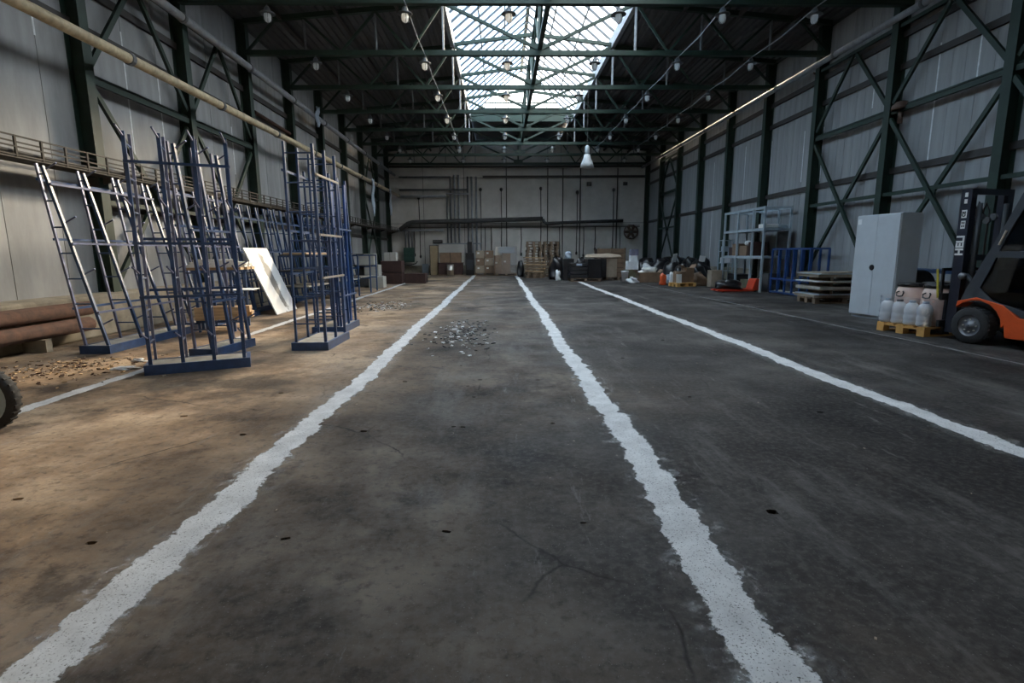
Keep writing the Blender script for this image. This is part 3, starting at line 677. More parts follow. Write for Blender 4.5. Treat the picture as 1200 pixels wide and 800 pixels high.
for k in range(7): MB().box(.10 + .12 * k, .18 + .12 * k, .10 + .03 * (k % 3), .13 + .03 * (k % 3), .11, 2.35 + .06 * (k % 4)).build('channel', 'bluebright', t)
for k, (x, y) in enumerate(((-5.5, 11.85), (-5.6, 14.35), (-5.65, 16.85), (-5.7, 19.3))):
    lb = ['blue A-frame rack behind the leaning stained sheet', 'blue A-frame rack with dark sheets on its arms past the stained sheet', 'blue A-frame rack between the sheet racks and the stepped blocks', 'blue A-frame rack next to the stepped cream blocks'][k]
    rack(lb, (x, y, 0), PI / 2, 2.2, .45, 2.40 + .06 * (k % 2), 6, .25, .3, False, (.7, 1.35, 2.1), tubes2='blue', rung_n=5)
# low blue trestle with boards
ts = thing('board_trestle', 'low blue trestle shelf carrying white boards and timber beams', 'trestle', (-5.10, 8.95, 0), .15)
for x in (0, .55):
    for y in (0, .75): MB().box(x - .02, x + .02, y - .02, y + .02, 0, 1.04).build('leg', 'blue', ts)
for z in (.18, .66, 1.02):
    for y in (0, .75): MB().box(-.05, .6, y - .02, y + .02, z - .025, z + .02).build('rail', 'blue', ts)
def plank(x0, x1, y0, y1, z0, z1, mt, label, cat='board', rz=0, group=None, name='board', holes=False):
    o = MB().box(-(x1 - x0) / 2, (x1 - x0) / 2, -(y1 - y0) / 2, (y1 - y0) / 2, 0, z1 - z0).build(name, mt, None, bevel=.004)
    o.location = ((x0 + x1) / 2, (y0 + y1) / 2, z0); o.rotation_euler = (0, 0, rz); tag(o, label, cat, group); return o
for k, (dx, dyy, z, l) in enumerate(((0, .10, 1.040, .84), (.05, .32, 1.040, .8), (-.04, .55, 1.040, .86))):
    plank(-5.24 + dx, -5.24 + dx + l, 8.9 + dyy, 9.08 + dyy, z, z + .045, 'timber', 'raw timber board lying under the white boards on the trestle', 'board', .15, 'raw boards on the trestle', 'timber_board')
for k in range(7):
    y = 8.95 + (k % 3) * .22; z = 1.085 + (k // 3) * .045
    plank(-5.22 + .02 * k, -4.48 + .015 * ((k * 5) % 7), y, y + .16, z, z + .045, 'whiteboardwood', 'white painted board in the stack on top of the trestle', 'board', .15, 'white boards on the trestle', 'white_board')
for k in range(5):
    y = 8.95 + (k % 3) * .2; z = .200 + (k // 3) * .11
    plank(-5.16, -4.5 + .03 * k, y, y + .15, z, z + .11, 'timber', 'raw timber beam on the bottom level of the trestle', 'beam', .18, 'timber beams on the trestle', 'timber_beam')
o = plank(-5.05, -4.32, 9.14, 9.6, .686, .70, 'white', 'thin white sheet jutting out from the middle level of the trestle', 'sheet', .15, None, 'white_sheet')
# dark sheets on the racks farther along
for k in range(9):
    y = 12.95 + (k // 3) * 2.4; z = .501 + (k % 3) * .38
    plank(-5.35, -4.6 + .1 * (k % 2), y, y + 1.5, z, z + .03, 'greydark' if k % 3 else 'deck', 'sheet of board lying on the arms of the racks along the wall', 'sheet', .08 * (k % 3 - 1), 'sheets on the wall racks', 'board_sheet')
plank(-5.3, -4.75, 13.0, 14.9, 1.292, 1.33, 'timber', 'pale timber board laid across the rack past the stained sheet', 'board', .05)
# supports: arms under the sheets
for k in range(3):
    y = 12.95 + k * 2.4
    t = thing('sheet_stand', 'dark blue stand carrying sheets in front of the wall racks', 'stand', (-4.98, y + .3, 0), 0, 'sheet stands along the wall racks')
    for yy in (0, .9):
        for x in (-.48, .56): MB().box(x - .02, x + .02, yy - .02, yy + .02, 0, 1.26).build('leg', 'blue', t)
        for z in (.5, .88, 1.26): MB().box(-.48, .56, yy - .02, yy + .02, z - .04, z).build('arm', 'blue', t)
# leaning stained sheet
o = MB().box(-.012, .012, -.6, .6, 0, 1.55).build('leaning_sheet', 'drawing'); o.location = (-4.87, 12.05, .004); o.rotation_euler = (0, -.40, .02)
tag(o, 'white sheet with dark grey stain leaning against a blue rack', 'sheet')
# stepped blocks
def cube_block(x, y, z, w_, d_, h_, mt, label, group, name='cream_block', rz=0.0, cat='block'):
    o = MB().box(-w_ / 2, w_ / 2, -d_ / 2, d_ / 2, 0, h_).build(name, mt, None, bevel=.01); o.location = (x, y, z); o.rotation_euler = (0, 0, rz); return tag(o, label, cat, group)
BX = (('bottom', -4.75, 20.5, 0, .55), ('middle', -5.05, 21.1, .43, .55), ('top', -5.35, 21.6, .86, .6))
for n_, x, y, z, w_ in BX: cube_block(x, y, z, w_, .55, .43, 'cream', 'cream block, %s of the three set in steps by the racks' % n_, None)
cube_block(-5.1, 21.15, 0, .8, .6, .43, 'greydark', 'dark crate under the middle cream block', None, 'dark_crate', cat='crate'); cube_block(-5.45, 21.9, 0, .8, .6, .86, 'greydark', 'tall dark crate under the top cream block', None, 'dark_crate', cat='crate')
t = cube_block(-4.75, 23.2, .98, .5, .5, .36, 'cream', 'pale block standing on the brown crate stack near the end wall', None)
MB().box(-.006, .006, -.258, -.25, 0, .36).build('groove', 'girt', t)
for k, (y, z) in enumerate(((23.2, 0), (23.2, .5))): cube_block(-4.7, y, z, .9, .7, .48, 'maroon', 'dark brown crate %s the stack near the end wall' % ('at the foot of' if k == 0 else 'on top of'), None, 'dark_crate', cat='crate')
cube_block(-3.75, 23.6, 0, .9, .7, .42, 'maroon', 'low dark brown crate beside the brown crate stack', None, 'dark_crate', cat='crate')

# ------------------------------------------------------------------ cart wheel at the frame edge
t = thing('wheelbarrow', 'wheelbarrow with black pneumatic tyre and grey rim by the painted line', 'wheelbarrow', (-3.86, 3.86, 0), 0.12)
MB().lathe([(.185, -.04), (.215, -.05), (.243, -.035), (.25, 0), (.243, .035), (.215, .05), (.185, .04)], (0, 0, .25), 'y', 36, False).build('tyre', 'rubber', t, True)
tw = MB()
for k in range(28):
    a = k * 2 * PI / 28; tw.box(-.008, .008, -.035, .035, .240, .2525, Matrix.Translation((0, 0, .25)) @ Matrix.Rotation(a, 4, 'Y'))
tw.build('tread', 'rubber', t)['kind'] = 'stuff'
MB().lathe([(.195, -.045), (.18, -.04), (.165, -.015), (.07, -.01), (.06, -.04), (.03, -.05), (.03, .04), (.19, .04)], (0, 0, .25), 'y', 28, False).build('rim', 'shelfgrey', t, True)
MB().tube([(0, -.09, .25), (0, .09, .25)], .02, 8).build('axle', 'rim', t)
for sg in (-1, 1): MB().bar((0, sg * .085, .25), (-1.5, sg * .28, .52), .04).build('shaft', 'charcoal', t)
MB().prism([(-.25, .42), (-.12, .62), (-1.2, .72), (-1.05, .46)], -.26, .26).build('tray', 'charcoal', t)
for sg in (-1, 1): MB().box(-.98, -.94, sg * .2 - .02, sg * .2 + .02, 0, .46).build('prop_leg', 'charcoal', t)
MB().box(-.16, .10, -.05, .05, .515, .54).build('mudguard', 'black', t); MB().bar((-.14, 0, .53), (-.3, 0, .5), .03).build('mudguard_stay', 'charcoal', t)

# ------------------------------------------------------------------ metal cabinet
cb = thing('metal_cabinet', 'tall light grey two-door metal cabinet standing in front of the braced wall', 'cabinet', (7.18, 9.54, 0), math.atan2(.98, -.15))
# local x along the front (towards +Y), local y to -X is negative => body lies on -y side
cb.rotation_euler = (0, 0, math.atan2(.97, -.15))
MB().box(0, .98, -.47, -.02, .05, 1.97).build('body', 'cabinet', cb, bevel=.008); MB().box(.03, .95, -.45, -.05, 0, .05).build('plinth', 'cabinet', cb)
MB().box(.012, .488, -.02, .0, .07, 1.955).build('door', 'cabinet', cb, bevel=.004); dd = MB().box(.492, .968, -.02, .0, .07, 1.955).build('door', 'cabinet', cb, bevel=.004)
d_ = MB().lathe([(.055, 0), (.05, .012), (.03, .016)], (.52, 0, .98), 'y', 18).build('handle', 'black', dd)
MB().box(.86, .945, 0, .002, 1.80, 1.90).build('sticker', 'white', dd)

# ------------------------------------------------------------------ pallets
def pallet_mb(w_=1.2, d_=.8):
    b = MB()
    for i in range(5): y = -d_ / 2 + (d_ - .12) * i / 4; b.box(-w_ / 2, w_ / 2, y, y + .12, .122, .144)
    for x in (-w_ / 2, -.06, w_ / 2 - .12): b.box(x, x + .12, -d_ / 2, d_ / 2, .10, .122)
    for x in (-w_ / 2, -.06, w_ / 2 - .12):
        for y in (-d_ / 2, -.06, d_ / 2 - .12): b.box(x, x + .12, y, y + .12, .022, .10)
    for y in (-d_ / 2, -.06, d_ / 2 - .12): b.box(-w_ / 2, w_ / 2, y, y + .12, 0, .022)
    return b
def pallet_parts(t, mt, w_=1.2, d_=.8):
    for i in range(5): y = -d_ / 2 + (d_ - .12) * i / 4; MB().box(-w_ / 2, w_ / 2, y, y + .12, .122, .144).build('deck_board', mt, t)
    for x in (-w_ / 2, -.06, w_ / 2 - .12): MB().box(x, x + .12, -d_ / 2, d_ / 2, .10, .122).build('stringer_board', mt, t)
    for x in (-w_ / 2, -.06, w_ / 2 - .12):
        for y in (-d_ / 2, -.06, d_ / 2 - .12): MB().box(x, x + .12, y, y + .12, .022, .10).build('block', mt, t)
    for y in (-d_ / 2, -.06, d_ / 2 - .12): MB().box(-w_ / 2, w_ / 2, y, y + .12, 0, .022).build('runner', mt, t)

# ------------------------------------------------------------------ forklift
FA = math.atan2(.978, -.208)
fk = thing('forklift', 'orange and charcoal forklift truck with enclosed cab and navy mast', 'forklift', (7.07, 7.30, 0), FA)
# local: x forward, y left; left wheel outer face at y = .55, front axle at x = 0
def wheel(x, y, r, wd, sgn):
    wl_ = MB().lathe([(r * .58, -wd / 2), (r * .92, -wd / 2), (r, -wd * .36), (r, wd * .36), (r * .92, wd / 2), (r * .58, wd / 2)], (x, y, r), 'y', 32, False).build('tyre', 'rubber', fk, True)
    tr_ = MB()
    for k in range(26):
        a = k * 2 * PI / 26; tr_.box(-.012, .012, -wd * .4, wd * .4, r - .006, r + .006, Matrix.Translation((x, y, r)) @ Matrix.Rotation(a, 4, 'Y') @ Matrix.Rotation(.0, 4, 'Z'))
    tr_.build('tread', 'rubber', wl_)['kind'] = 'stuff'
    rm = MB().lathe([(r * .60, sgn * wd * .42), (r * .52, sgn * wd * .30), (r * .40, sgn * wd * .34), (r * .16, sgn * wd * .40), (r * .14, sgn * wd * .5), (.01, sgn * wd * .5)], (x, y, r), 'y', 24, False).build('rim', 'rim', wl_, True)
    for k in range(8):
        a = k * PI / 4; MB().lathe([(.010, 0), (.010, sgn * .02)], (x + r * .34 * math.cos(a), y + sgn * wd * .36, r + r * .34 * math.sin(a)), 'y', 6).build('wheel_nut', 'steel', wl_)
for s in (1, -1):
    wheel(0, s * .45, .255, .19, s); wheel(-1.45, s * .46, .24, .18, s)
# chassis side profile with wheel arch
arch = [(-.02 + .345 * math.cos(a), .285 + .345 * math.sin(a)) for a in [PI * k / 10 for k in range(0, 8)]]
prof = [(.30, .42), (.33, .52)] + [(p[0], p[1]) for p in reversed(arch[8:])]
body = [(-2.0, .14), (-.42, .14), (-.40, .30)] + [(-.02 + .345 * math.cos(a), .262 + .345 * math.sin(a)) for a in [PI - PI * k / 9 for k in range(0, 8)]] + [(.23, .585), (-.02, .655), (-.36, .575), (-.55, .42), (-.95, .40), (-1.1, .80), (-2.0, .86), (-2.12, .5)]
MB().prism(body, -.50, .50).build('chassis', 'orange', fk, bevel=.012)
MB().prism([(-2.1, .2), (-2.35, .35), (-2.38, .85), (-2.2, 1.0), (-1.25, 1.0), (-1.2, .82), (-2.0, .82)], -.50, .50).build('counterweight', 'charcoal', fk, bevel=.03)
MB().prism([(-.36, .2), (.36, .2), (.36, .6), (-.36, .6)], -.30, .30).build('axle_block', 'charcoal', fk)
MB().prism([(-.55, .42), (-.95, .40), (-1.1, .80), (-.4, .8), (-.38, .64)], -.46, .46).build('step_well', 'black', fk)
# cab side: frame with window opening
for s in (1, -1):
    y = s * .47
    cs = MB(); th = .05
    y0_, y1_ = y - th / 2, y + th / 2
    cs.prism([(.03, .58), (.19, .60), (.14, .74), (-.24, 1.62), (-.40, 2.02), (-.50, 2.06), (-.50, 1.98), (-.33, 1.60)], y0_, y1_)       # front pillar
    cs.prism([(-1.32, .82), (-1.20, .82), (-1.24, 1.98), (-1.36, 1.98)], y0_, y1_)
    cs.prism([(-.40, .54), (.06, .60), (.02, .76), (-.05, .78), (-.22, .62), (-.62, .50), (-.72, .54), (-.84, .90), (-1.25, .92), (-1.30, .82), (-1.05, .78), (-.92, .42), (-.60, .42)], y0_, y1_)
    cs.prism([(-.20, 1.28), (-.16, 1.20), (-1.25, 1.18), (-1.25, 1.27)], y0_, y1_)
    cs.build('cab_side', 'charcoal', fk)
    MB().prism([(-.02, .76), (-.16, 1.20), (-1.22, 1.20), (-1.22, .92), (-.84, .90), (-.70, .56), (-.62, .52), (-.20, .62)], y - .006, y + .006).build('cab_window', 'cabglass', fk)
    MB().prism([(-.22, 1.28), (-.34, 1.60), (-.48, 1.96), (-1.24, 1.96), (-1.24, 1.28)], y - .006, y + .006).build('cab_window', 'cabglass', fk)
    MB().tube([(-.27, y + s * .03, 1.55), (-.22, y + s * .05, 1.36)], .012, 6).build('grab_handle', 'steel', fk)
MB().box(-1.36, -.42, -.50, .50, 1.98, 2.06).build('cab_roof', 'charcoal', fk, bevel=.02)
MB().prism([(-.95, .8), (-.5, .8), (-.5, .92), (-.82, .94), (-.92, 1.45), (-1.02, 1.45)], -.25, .25).build('seat', 'black', fk, bevel=.03)
MB().box(-.2, .0, -.44, .44, .72, 1.05).build('dashboard', 'black', fk, bevel=.02)
MB().tube([(-.16, .1, 1.0), (-.32, .1, 1.15)], .02, 8).build('steering_column', 'black', fk)
# mast
for s in (1, -1):
    ya = s * .36
    ms = MB(); ms.box(.30, .44, ya - .012 * s, ya + .03 * s, .10, 2.15); ms.box(.30, .32, ya - .07 * s, ya, .10, 2.15); ms.box(.42, .44, ya - .07 * s, ya, .10, 2.15)
    mo = ms.build('mast_rail', 'mast', fk)
    MB().box(.33, .41, s * .27 - .02, s * .27 + .02, .12, 2.12).build('inner_rail', 'mast', fk)
    MB().tube([(.28, s * .24, .3), (.28, s * .24, 1.95)], .03, 10).build('lift_cylinder', 'charcoal', fk, True)
    MB().tube([(.30, s * .3, .95), (-.05, s * .35, .62)], .03, 8).build('tilt_cylinder', 'charcoal', fk, True)
    MB().lathe([(.02, -.02), (.045, -.03), (.05, .02), (.015, .04)], (.26, s * .42, .93), 'y', 14).build('work_lamp', 'rim', fk, True)
for z in (.35, 1.2, 2.12): MB().box(.30, .36, -.36, .36, z - .05, z + .03).build('mast_crossmember', 'mast', fk)
for k, (xx, yy) in enumerate(((.36, .08), (.36, -.05), (.37, .16))):
    MB().tube([(xx, yy, .4), (xx, yy, 1.85), (xx + .03, yy + .03, 1.98), (xx + .08, yy + .02, 1.8), (xx + .09, yy, .6)], .014, 6).build('hydraulic_hose', 'cable', fk, True)
for k in range(4): MB().lathe([(.05, -.02), (.05, .02)], (.37, .2 - .12 * k, 1.72 + .05 * (k % 2)), 'y', 12).build('pulley', 'rim', fk)
# carriage and forks
for z in (.22, .62): MB().box(.46, .50, -.48, .48, z - .05, z + .05).build('carriage_bar', 'black', fk)
for y in (-.46, -.24, .0, .24, .46): MB().box(.49, .515, y - .02, y + .02, .58, 1.02).build('load_backrest', 'black', fk)
MB().box(.49, .515, -.48, .48, 1.0, 1.04).build('load_backrest', 'black', fk)
for s in (1, -1):
    MB().box(.50, .54, s * .27 - .06, s * .27 + .06, .05, .66).build('fork', 'black', fk); MB().prism([(.50, .05), (1.30, .052), (1.30, .06), (.54, .09)], s * .27 - .06, s * .27 + .06).build('fork', 'black', fk)
MB().bar((.53, .47, .60), (.60, .45, 1.02), .03, .012, up=(0, 1, 0)).build('hazard_strap', 'yellow', fk)
# writing on the mast
def text(s_, size, loc, rot, mt, parent, name='lettering', ex=.002):
    cu = bpy.data.curves.new(name, 'FONT'); cu.body = s_; cu.size = size; cu.extrude = ex; cu.align_x = 'LEFT'; cu.align_y = 'CENTER'; cu.offset = .004 * size / .1
    cu.materials.append(M[mt]); tmp = bpy.data.objects.new(name, cu); C.objects.link(tmp); bpy.context.view_layer.update()
    me = bpy.data.meshes.new_from_object(tmp.evaluated_get(bpy.context.evaluated_depsgraph_get())); bpy.data.objects.remove(tmp)
    if not me.materials: me.materials.append(M[mt])
    o = bpy.data.objects.new(name, me); C.objects.link(o); o.parent = parent; o.location = loc; o.rotation_euler = rot; return o
# text plane faces +y (left side); reading upward
ml = Matrix(((0, -1, 0), (0, 0, 1), (-1, 0, 0)))    # columns: text x, text y, normal
def face_left_up():
    tx = Vector((0, 0, 1)); n = Vector((0, 1, 0)); ty = n.cross(tx)
    return Matrix((tx, ty, n)).transposed().to_euler()
text('HELI', .145, (.37, .393, 1.22), face_left_up(), 'tape', fk)
lb = MB().box(.34, .40, .39, .393, 1.60, 1.71).build('mast_label', 'tape', fk); MB().box(.335, .405, .39, .393, 1.75, 1.86).build('mast_label', 'tape', fk)
text('CE', .062, (.37, .396, 1.765), face_left_up(), 'black', fk)
for z in (1.95, 2.04): MB().box(.35, .39, .39, .393, z, z + .06).build('mast_label', 'tape', fk)
for z in (1.62, 1.665): MB().box(.35, .365, .393, .395, z, z + .03).build('label_print', 'black', fk); MB().box(.375, .39, .393, .395, z, z + .03).build('label_print', 'black', fk)

# load in front of the forklift
def fork_pt(lx, ly): 
    v = Vector((7.07, 7.30, 0)) + Matrix.Rotation(FA, 3, 'Z') @ Vector((lx, ly, 0)); return v
pp = fork_pt(1.0, -.02)
pt = thing('wooden_pallet', 'orange-brown wooden pallet under the shrink-wrapped containers', 'pallet', (pp.x, pp.y, 0), FA + PI / 2); pallet_parts(pt, 'palletnew', 1.16, .8)
PZ = .146
def barrel(lx, ly, mt, label):
    p = fork_pt(lx, ly); t = thing('barrel', label, 'barrel', (p.x, p.y, PZ), FA, 'barrels on the forklift pallet')
    MB().lathe([(.185, 0), (.205, .03), (.212, .30), (.205, .48), (.18, .56), (.16, .58)], n=24).build('body', mt, t, True)
    ld = MB().lathe([(.185, .575), (.19, .61), (.18, .63), (.02, .635)], n=24).build('lid', 'black', t, True)
    for k in range(10):
        a = k * PI / 5; MB().box(-.02, .02, .175, .195, .58, .62, Matrix.Rotation(a, 4, 'Z')).build('lid_grip', 'black', ld)
    for s in (1, -1):
        MB().tube([(-.03, s * .2, .50), (-.06, s * .222, .48), (-.05, s * .232, .43), (.0, s * .234, .42), (.05, s * .232, .43), (.06, s * .222, .48), (.03, s * .2, .50)], .011, 6).build('handle', 'black', t)
for lx, ly in ((1.24, .125), (.80, .125), (1.24, -.37), (.80, -.37)): barrel(lx, ly, 'barrel', 'pinkish plastic barrel with black lid on the forklift pallet')
def jug(lx, ly):
    p = fork_pt(lx, ly); t = thing('jerrycan', 'milky plastic jerrycan wrapped at the edge of the forklift pallet', 'jerrycan', (p.x, p.y, PZ), FA + random.uniform(-.1, .1), 'jerrycans on the forklift pallet')
    MB().lathe([(.085, 0), (.10, .02), (.10, .06), (.093, .075), (.10, .09), (.10, .15), (.093, .165), (.10, .18), (.10, .25), (.085, .31), (.05, .345), (.038, .35)], n=18).build('body', 'jug', t, True)
    MB().lathe([(.042, .345), (.045, .35), (.045, .38), (.01, .382)], n=14).build('cap', 'bluebag' if random.random() < .5 else 'black', t, True)
for lx in (.71, .92, 1.13, 1.34): jug(lx, .455)

# stretch film around the load
def film():
    v = []; f = []; n = 48; rows_ = 9; rnd = random.Random(3)
    for i in range(rows_):
        z = PZ + .01 + i * .052
        for j in range(n):
            a = 2 * PI * j / n; ca, sa = math.cos(a), math.sin(a)
            ex = lambda q: abs(q) ** .35 * (1 if q > 0 else -1)
            rx, ry = .45, .60; sag = .012 * math.sin(j * 2.7 + i * 1.3) + rnd.uniform(-.006, .006)
            v.append((1.02 + ex(ca) * (rx + sag), -.02 + ex(sa) * (ry + sag), z + .012 * math.sin(j * 1.1)))
    for i in range(rows_ - 1):
        for j in range(n): f.append((i * n + j, i * n + (j + 1) % n, (i + 1) * n + (j + 1) % n, (i + 1) * n + j))
    m = MB(); m.v = v; m.f = f; o = m.build('stretch_film', 'film', None, True); o.location = (7.07, 7.30, 0); o.rotation_euler = (0, 0, FA)
    tag(o, 'clear stretch film wrapped round the jerrycans and barrels', 'plastic film')
film()
# blue bench behind the load with a tyre
t = thing('blue_bench', 'dark blue steel bench against the cabinet wall behind the barrels', 'bench', (8.6, 10.9, 0))
for x in (-.25, .28):
    for y in (-1.6, 1.0): MB().box(x - .025, x + .025, y - .025, y + .025, 0, .86).build('leg', 'blue', t)
MB().box(-.3, .33, -1.65, 1.05, .86, .92).build('top', 'blue', t); 
for x in (-.25, .28): MB().box(x - .02, x + .02, -1.6, 1.0, .25, .30).build('stretcher', 'blue', t)
o = MB().lathe([(.17, -.08), (.27, -.09), (.30, -.04), (.30, .04), (.27, .09), (.17, .08)], (0, 0, .3), 'y', 24).build('spare_tyre', 'rubber', None, True); o.location = (7.98, 9.95, 0); o.rotation_euler = (0, 0, .2)
o.location.z = 0.33; tag(o, 'black spare tyre propped up on a box by the blue bench', 'tyre'); cube_block(7.98, 9.95, 0, .5, .4, .33, 'greydark', 'dark box under the spare tyre', None, 'dark_crate', cat='crate')
t = thing('blue_clamp', 'small blue clamp standing on the blue bench', 'clamp', (8.72, 9.75, .92)); MB().box(-.06, .06, -.08, .08, 0, .06).build('foot', 'bluebright', t); MB().box(-.03, .03, -.04, .04, .06, .16).build('jaw', 'bluebright', t); MB().box(-.05, .05, -.02, .1, .13, .19).build('screw_head', 'bluebright', t)

# ------------------------------------------------------------------ sheet stack, blue stillage, grey shelving
plt = tag(pallet_mb(1.5, .8).build('wooden_pallet', 'pallet'), 'worn pallet under the stack of grey sheets beside the cabinet', 'pallet'); plt.location = (8.55, 13.35, 0)
z = .146
for k in range(9):
    gap = .0
    h_ = .022 if k % 3 else .07
    o = MB().box(-.68, .62, -.5, .5, 0, h_).build('board_sheet', ('deck', 'shelfgrey', 'whiteboardwood')[k % 3] if k % 2 else 'cardlight', None); o.location = (8.5 + random.uniform(-.09, .05), 13.35 + random.uniform(-.06, .06), z); o.rotation_euler = (0, 0, random.uniform(-.06, .06))
    tag(o, 'loose board in the stack of sheets beside the cabinet', 'board', 'stack of sheets by the cabinet'); z += h_ + .001
    if k in (1, 3, 5):
        for x in (8.15, 8.85):
            q = tag(MB().box(-.04, .04, -.45, .45, 0, .09).build('spacer_batten', 'pallet'), 'wooden batten spacing the stack of sheets beside the cabinet', 'batten', 'battens in the sheet stack'); q.location = (x, 13.35, z)
        z += .091
t = thing('blue_stillage', 'bright blue tubular stillage frame beside the grey shelving', 'stillage', (8.5, 14.5, 0))
LS, DS, HS = 2.05, .52, 1.36
for x in (0, DS):
    n = 6
    for k in range(n): y = LS * k / (n - 1); MB().box(x - .025, x + .025, y - .025, y + .025, .0 if k in (0, n - 1) else .05, HS).build('post', 'bluebright', t)
    for z in (.05, .45, HS): MB().box(x - .022, x + .022, 0, LS, z - .025, z + .025).build('rail', 'bluebright', t)
for y in (0, LS):
    for z in (.05, .45, HS): MB().box(0, DS, y - .022, y + .022, z - .025, z + .025).build('end_rail', 'bluebright', t)
    MB().box(DS / 2 - .02, DS / 2 + .02, y - .02, y + .02, .05, HS).build('post', 'bluebright', t)
plank(8.54, 8.96, 14.6, 16.4, .075, .10, 'deck', 'board lying in the bottom of the blue stillage', 'board')
cube_block(8.78, 15.6, .101, .25, .7, .42, 'greydark', 'dark crate lying inside the blue stillage', None, 'dark_crate', cat='crate')

sh = thing('grey_shelving', 'tall grey steel shelving unit with open bays and two shelf levels', 'shelving', (8.25, 16.7, 0))
ys_ = (0, .75, 1.85, 2.95); DP = .82; HH = 2.68
for y in ys_:
    for x in (0, DP): MB().box(x - .03, x + .03, y - .03, y + .03, 0, HH).build('post', 'shelfgrey', sh)
for z in (1.10, 1.98, HH - .03):
    for x in (0, DP): MB().box(x - .02, x + .02, 0, 2.95, z - .04, z + .03).build('beam', 'shelfgrey', sh)
    for y in ys_: MB().box(0, DP, y - .02, y + .02, z - .03, z + .02).build('cross_beam', 'shelfgrey', sh)
for z in (1.10, 1.98): MB().box(.02, DP - .02, .02, 2.93, z + .03, z + .045).build('shelf_board', 'shelfgrey', sh)
MB().box(DP - .01, DP + .01, .03, .75, 1.15, 1.93).build('back_sheet', 'greydark', sh)
bx = [(8.62, 18.9, .55, .5, .42, 'cardboard'), (8.6, 18.2, .6, .55, .34, 'cardboard'), (8.6, 17.75, .5, .34, .46, 'maroon'), (8.6, 19.35, .45, .3, .3, 'maroon')]
for k, (x, y, a, b_, h_, mt) in enumerate(bx):
    cube_block(x, y, 1.146, a, b_, h_, mt, ['open brown cardboard box at the centre of the lower grey shelf', 'low brown cardboard box on the lower grey shelf', 'dark red box on the lower grey shelf by the steel post', 'small dark red box at the far end of the lower grey shelf'][k], None, 'cardboard_box', cat='box')
cube_block(8.5, 16.95, 2.026, .45, .4, .12, 'tape', 'white carton on the upper grey shelf', None, 'white_carton', cat='box'); cube_block(8.877, 16.95, 2.026, .3, .4, .09, 'shelfgrey', 'flat grey carton next to the white carton on the upper shelf', None, 'grey_carton', cat='box')
o = MB().lathe([(.02, 0), (.09, .02), (.12, .08), (.09, .15), (.02, .17)], n=12).build('white_bundle', 'white', None, True); o.location = (8.45, 18.15, 1.487); tag(o, 'crumpled white bundle on top of the low cardboard box', 'bundle')
for k, (x, y, a, b_, h_, mt) in enumerate([(8.78, 17.1, .42, .5, .6, 'greydark'), (8.6, 17.9, .6, .7, .35, 'ratan'), (8.6, 18.9, .6, .8, .5, 'black')]):
    cube_block(x, y, 0, a, b_, h_, mt, ['dark crate under the grey shelving beside the end post', 'olive cloth bale under the grey shelving', 'black crate under the far bay of the grey shelving'][k], None, ('dark_crate', 'cloth_bale', 'dark_crate')[k], cat='crate' if k != 1 else 'bale')
# small white ladder shelf
t = thing('narrow_shelf', 'narrow pale steel shelf standing beyond the grey shelving', 'shelf', (8.6, 20.6, 0))
for x in (0, .42):
    for y in (0, .35): MB().box(x - .02, x + .02, y - .02, y + .02, 0, 1.75).build('post', 'shelfgrey', t)
for z in (.55, .85, 1.3, 1.72): MB().box(0, .42, 0, .35, z - .012, z + .012).build('shelf_board', 'shelfgrey', t)
cube_block(8.8, 20.77, .863, .3, .25, .2, 'white', 'white box on the narrow pale shelf', None, 'white_carton', cat='box'); cube_block(8.8, 20.77, 1.313, .28, .25, .18, 'bluebag', 'pale blue box on the narrow pale shelf', None, 'blue_carton', cat='box')

# pallet truck
t = thing('pallet_truck', 'red hand pallet truck parked beside the grey shelving', 'pallet truck', (8.15, 17.15, 0), PI + .02)
for s in (1, -1):
    MB().prism([(0, .09), (1.15, .09), (1.22, .05), (1.15, .03), (0, .03)], s * .19 - .08, s * .19 + .08).build('fork', 'red', t)
    MB().lathe([(.04, -.05), (.04, .05)], (1.0, s * .19, .04), 'y', 12).build('load_roller', 'rubber', t)
    MB().lathe([(.09, -.03), (.09, .03)], (-.12, s * .06, .09), 'y', 14).build('steer_wheel', 'rubber', t)
MB().prism([(.04, .03), (.04, .12), (-.05, .42), (-.18, .42), (-.24, .12), (-.2, .06)], -.24, .24).build('pump_housing', 'red', t, bevel=.02)
MB().tube([(-.14, 0, .38), (-.26, 0, .46), (-.28, 0, .5)], .03, 10).build('pump_head', 'black', t, True)
o = MB(); 
def blob(name, mt, loc, sx_, sy_, sz_, label, cat, seed, group=None, rough=.22):
    rnd = random.Random(seed); v = []; f = []; n, mm = 20, 9
    ph = [(rnd.uniform(0, 6.28), rnd.uniform(1, 4), rnd.uniform(1, 4)) for _ in range(6)]
    for i in range(mm + 1):
        t_ = i / mm * PI / 2
        for j in range(n):
            a = 2 * PI * j / n
            k = 1 + rough * sum(math.sin(p + q * a * 1.0 // 1 * 0 + round(q) * a + r * t_ * 2) for p, q, r in ph) / 3
            ca, sa = math.cos(a), math.sin(a)
            v.append((sx_ * k * (abs(ca) ** .7) * (1 if ca > 0 else -1) * math.cos(t_) ** .55, sy_ * k * (abs(sa) ** .7) * (1 if sa > 0 else -1) * math.cos(t_) ** .55, max(0, sz_ * math.sin(t_) * (1 + .35 * (k - 1)))))
    for i in range(mm):
        for j in range(n): f.append((i * n + j, i * n + (j + 1) % n, (i + 1) * n + (j + 1) % n, (i + 1) * n + j))
    f.append(tuple(range(n))[::-1])
    m_ = MB(); m_.v = v; m_.f = f; o = m_.build(name, mt, None, True); o.location = loc; return tag(o, label, cat, group)
blob('black_bag', 'bag', (7.45, 17.17, .092), .42, .26, .30, 'black plastic bag lying on the forks of the red pallet truck', 'bag', 2)

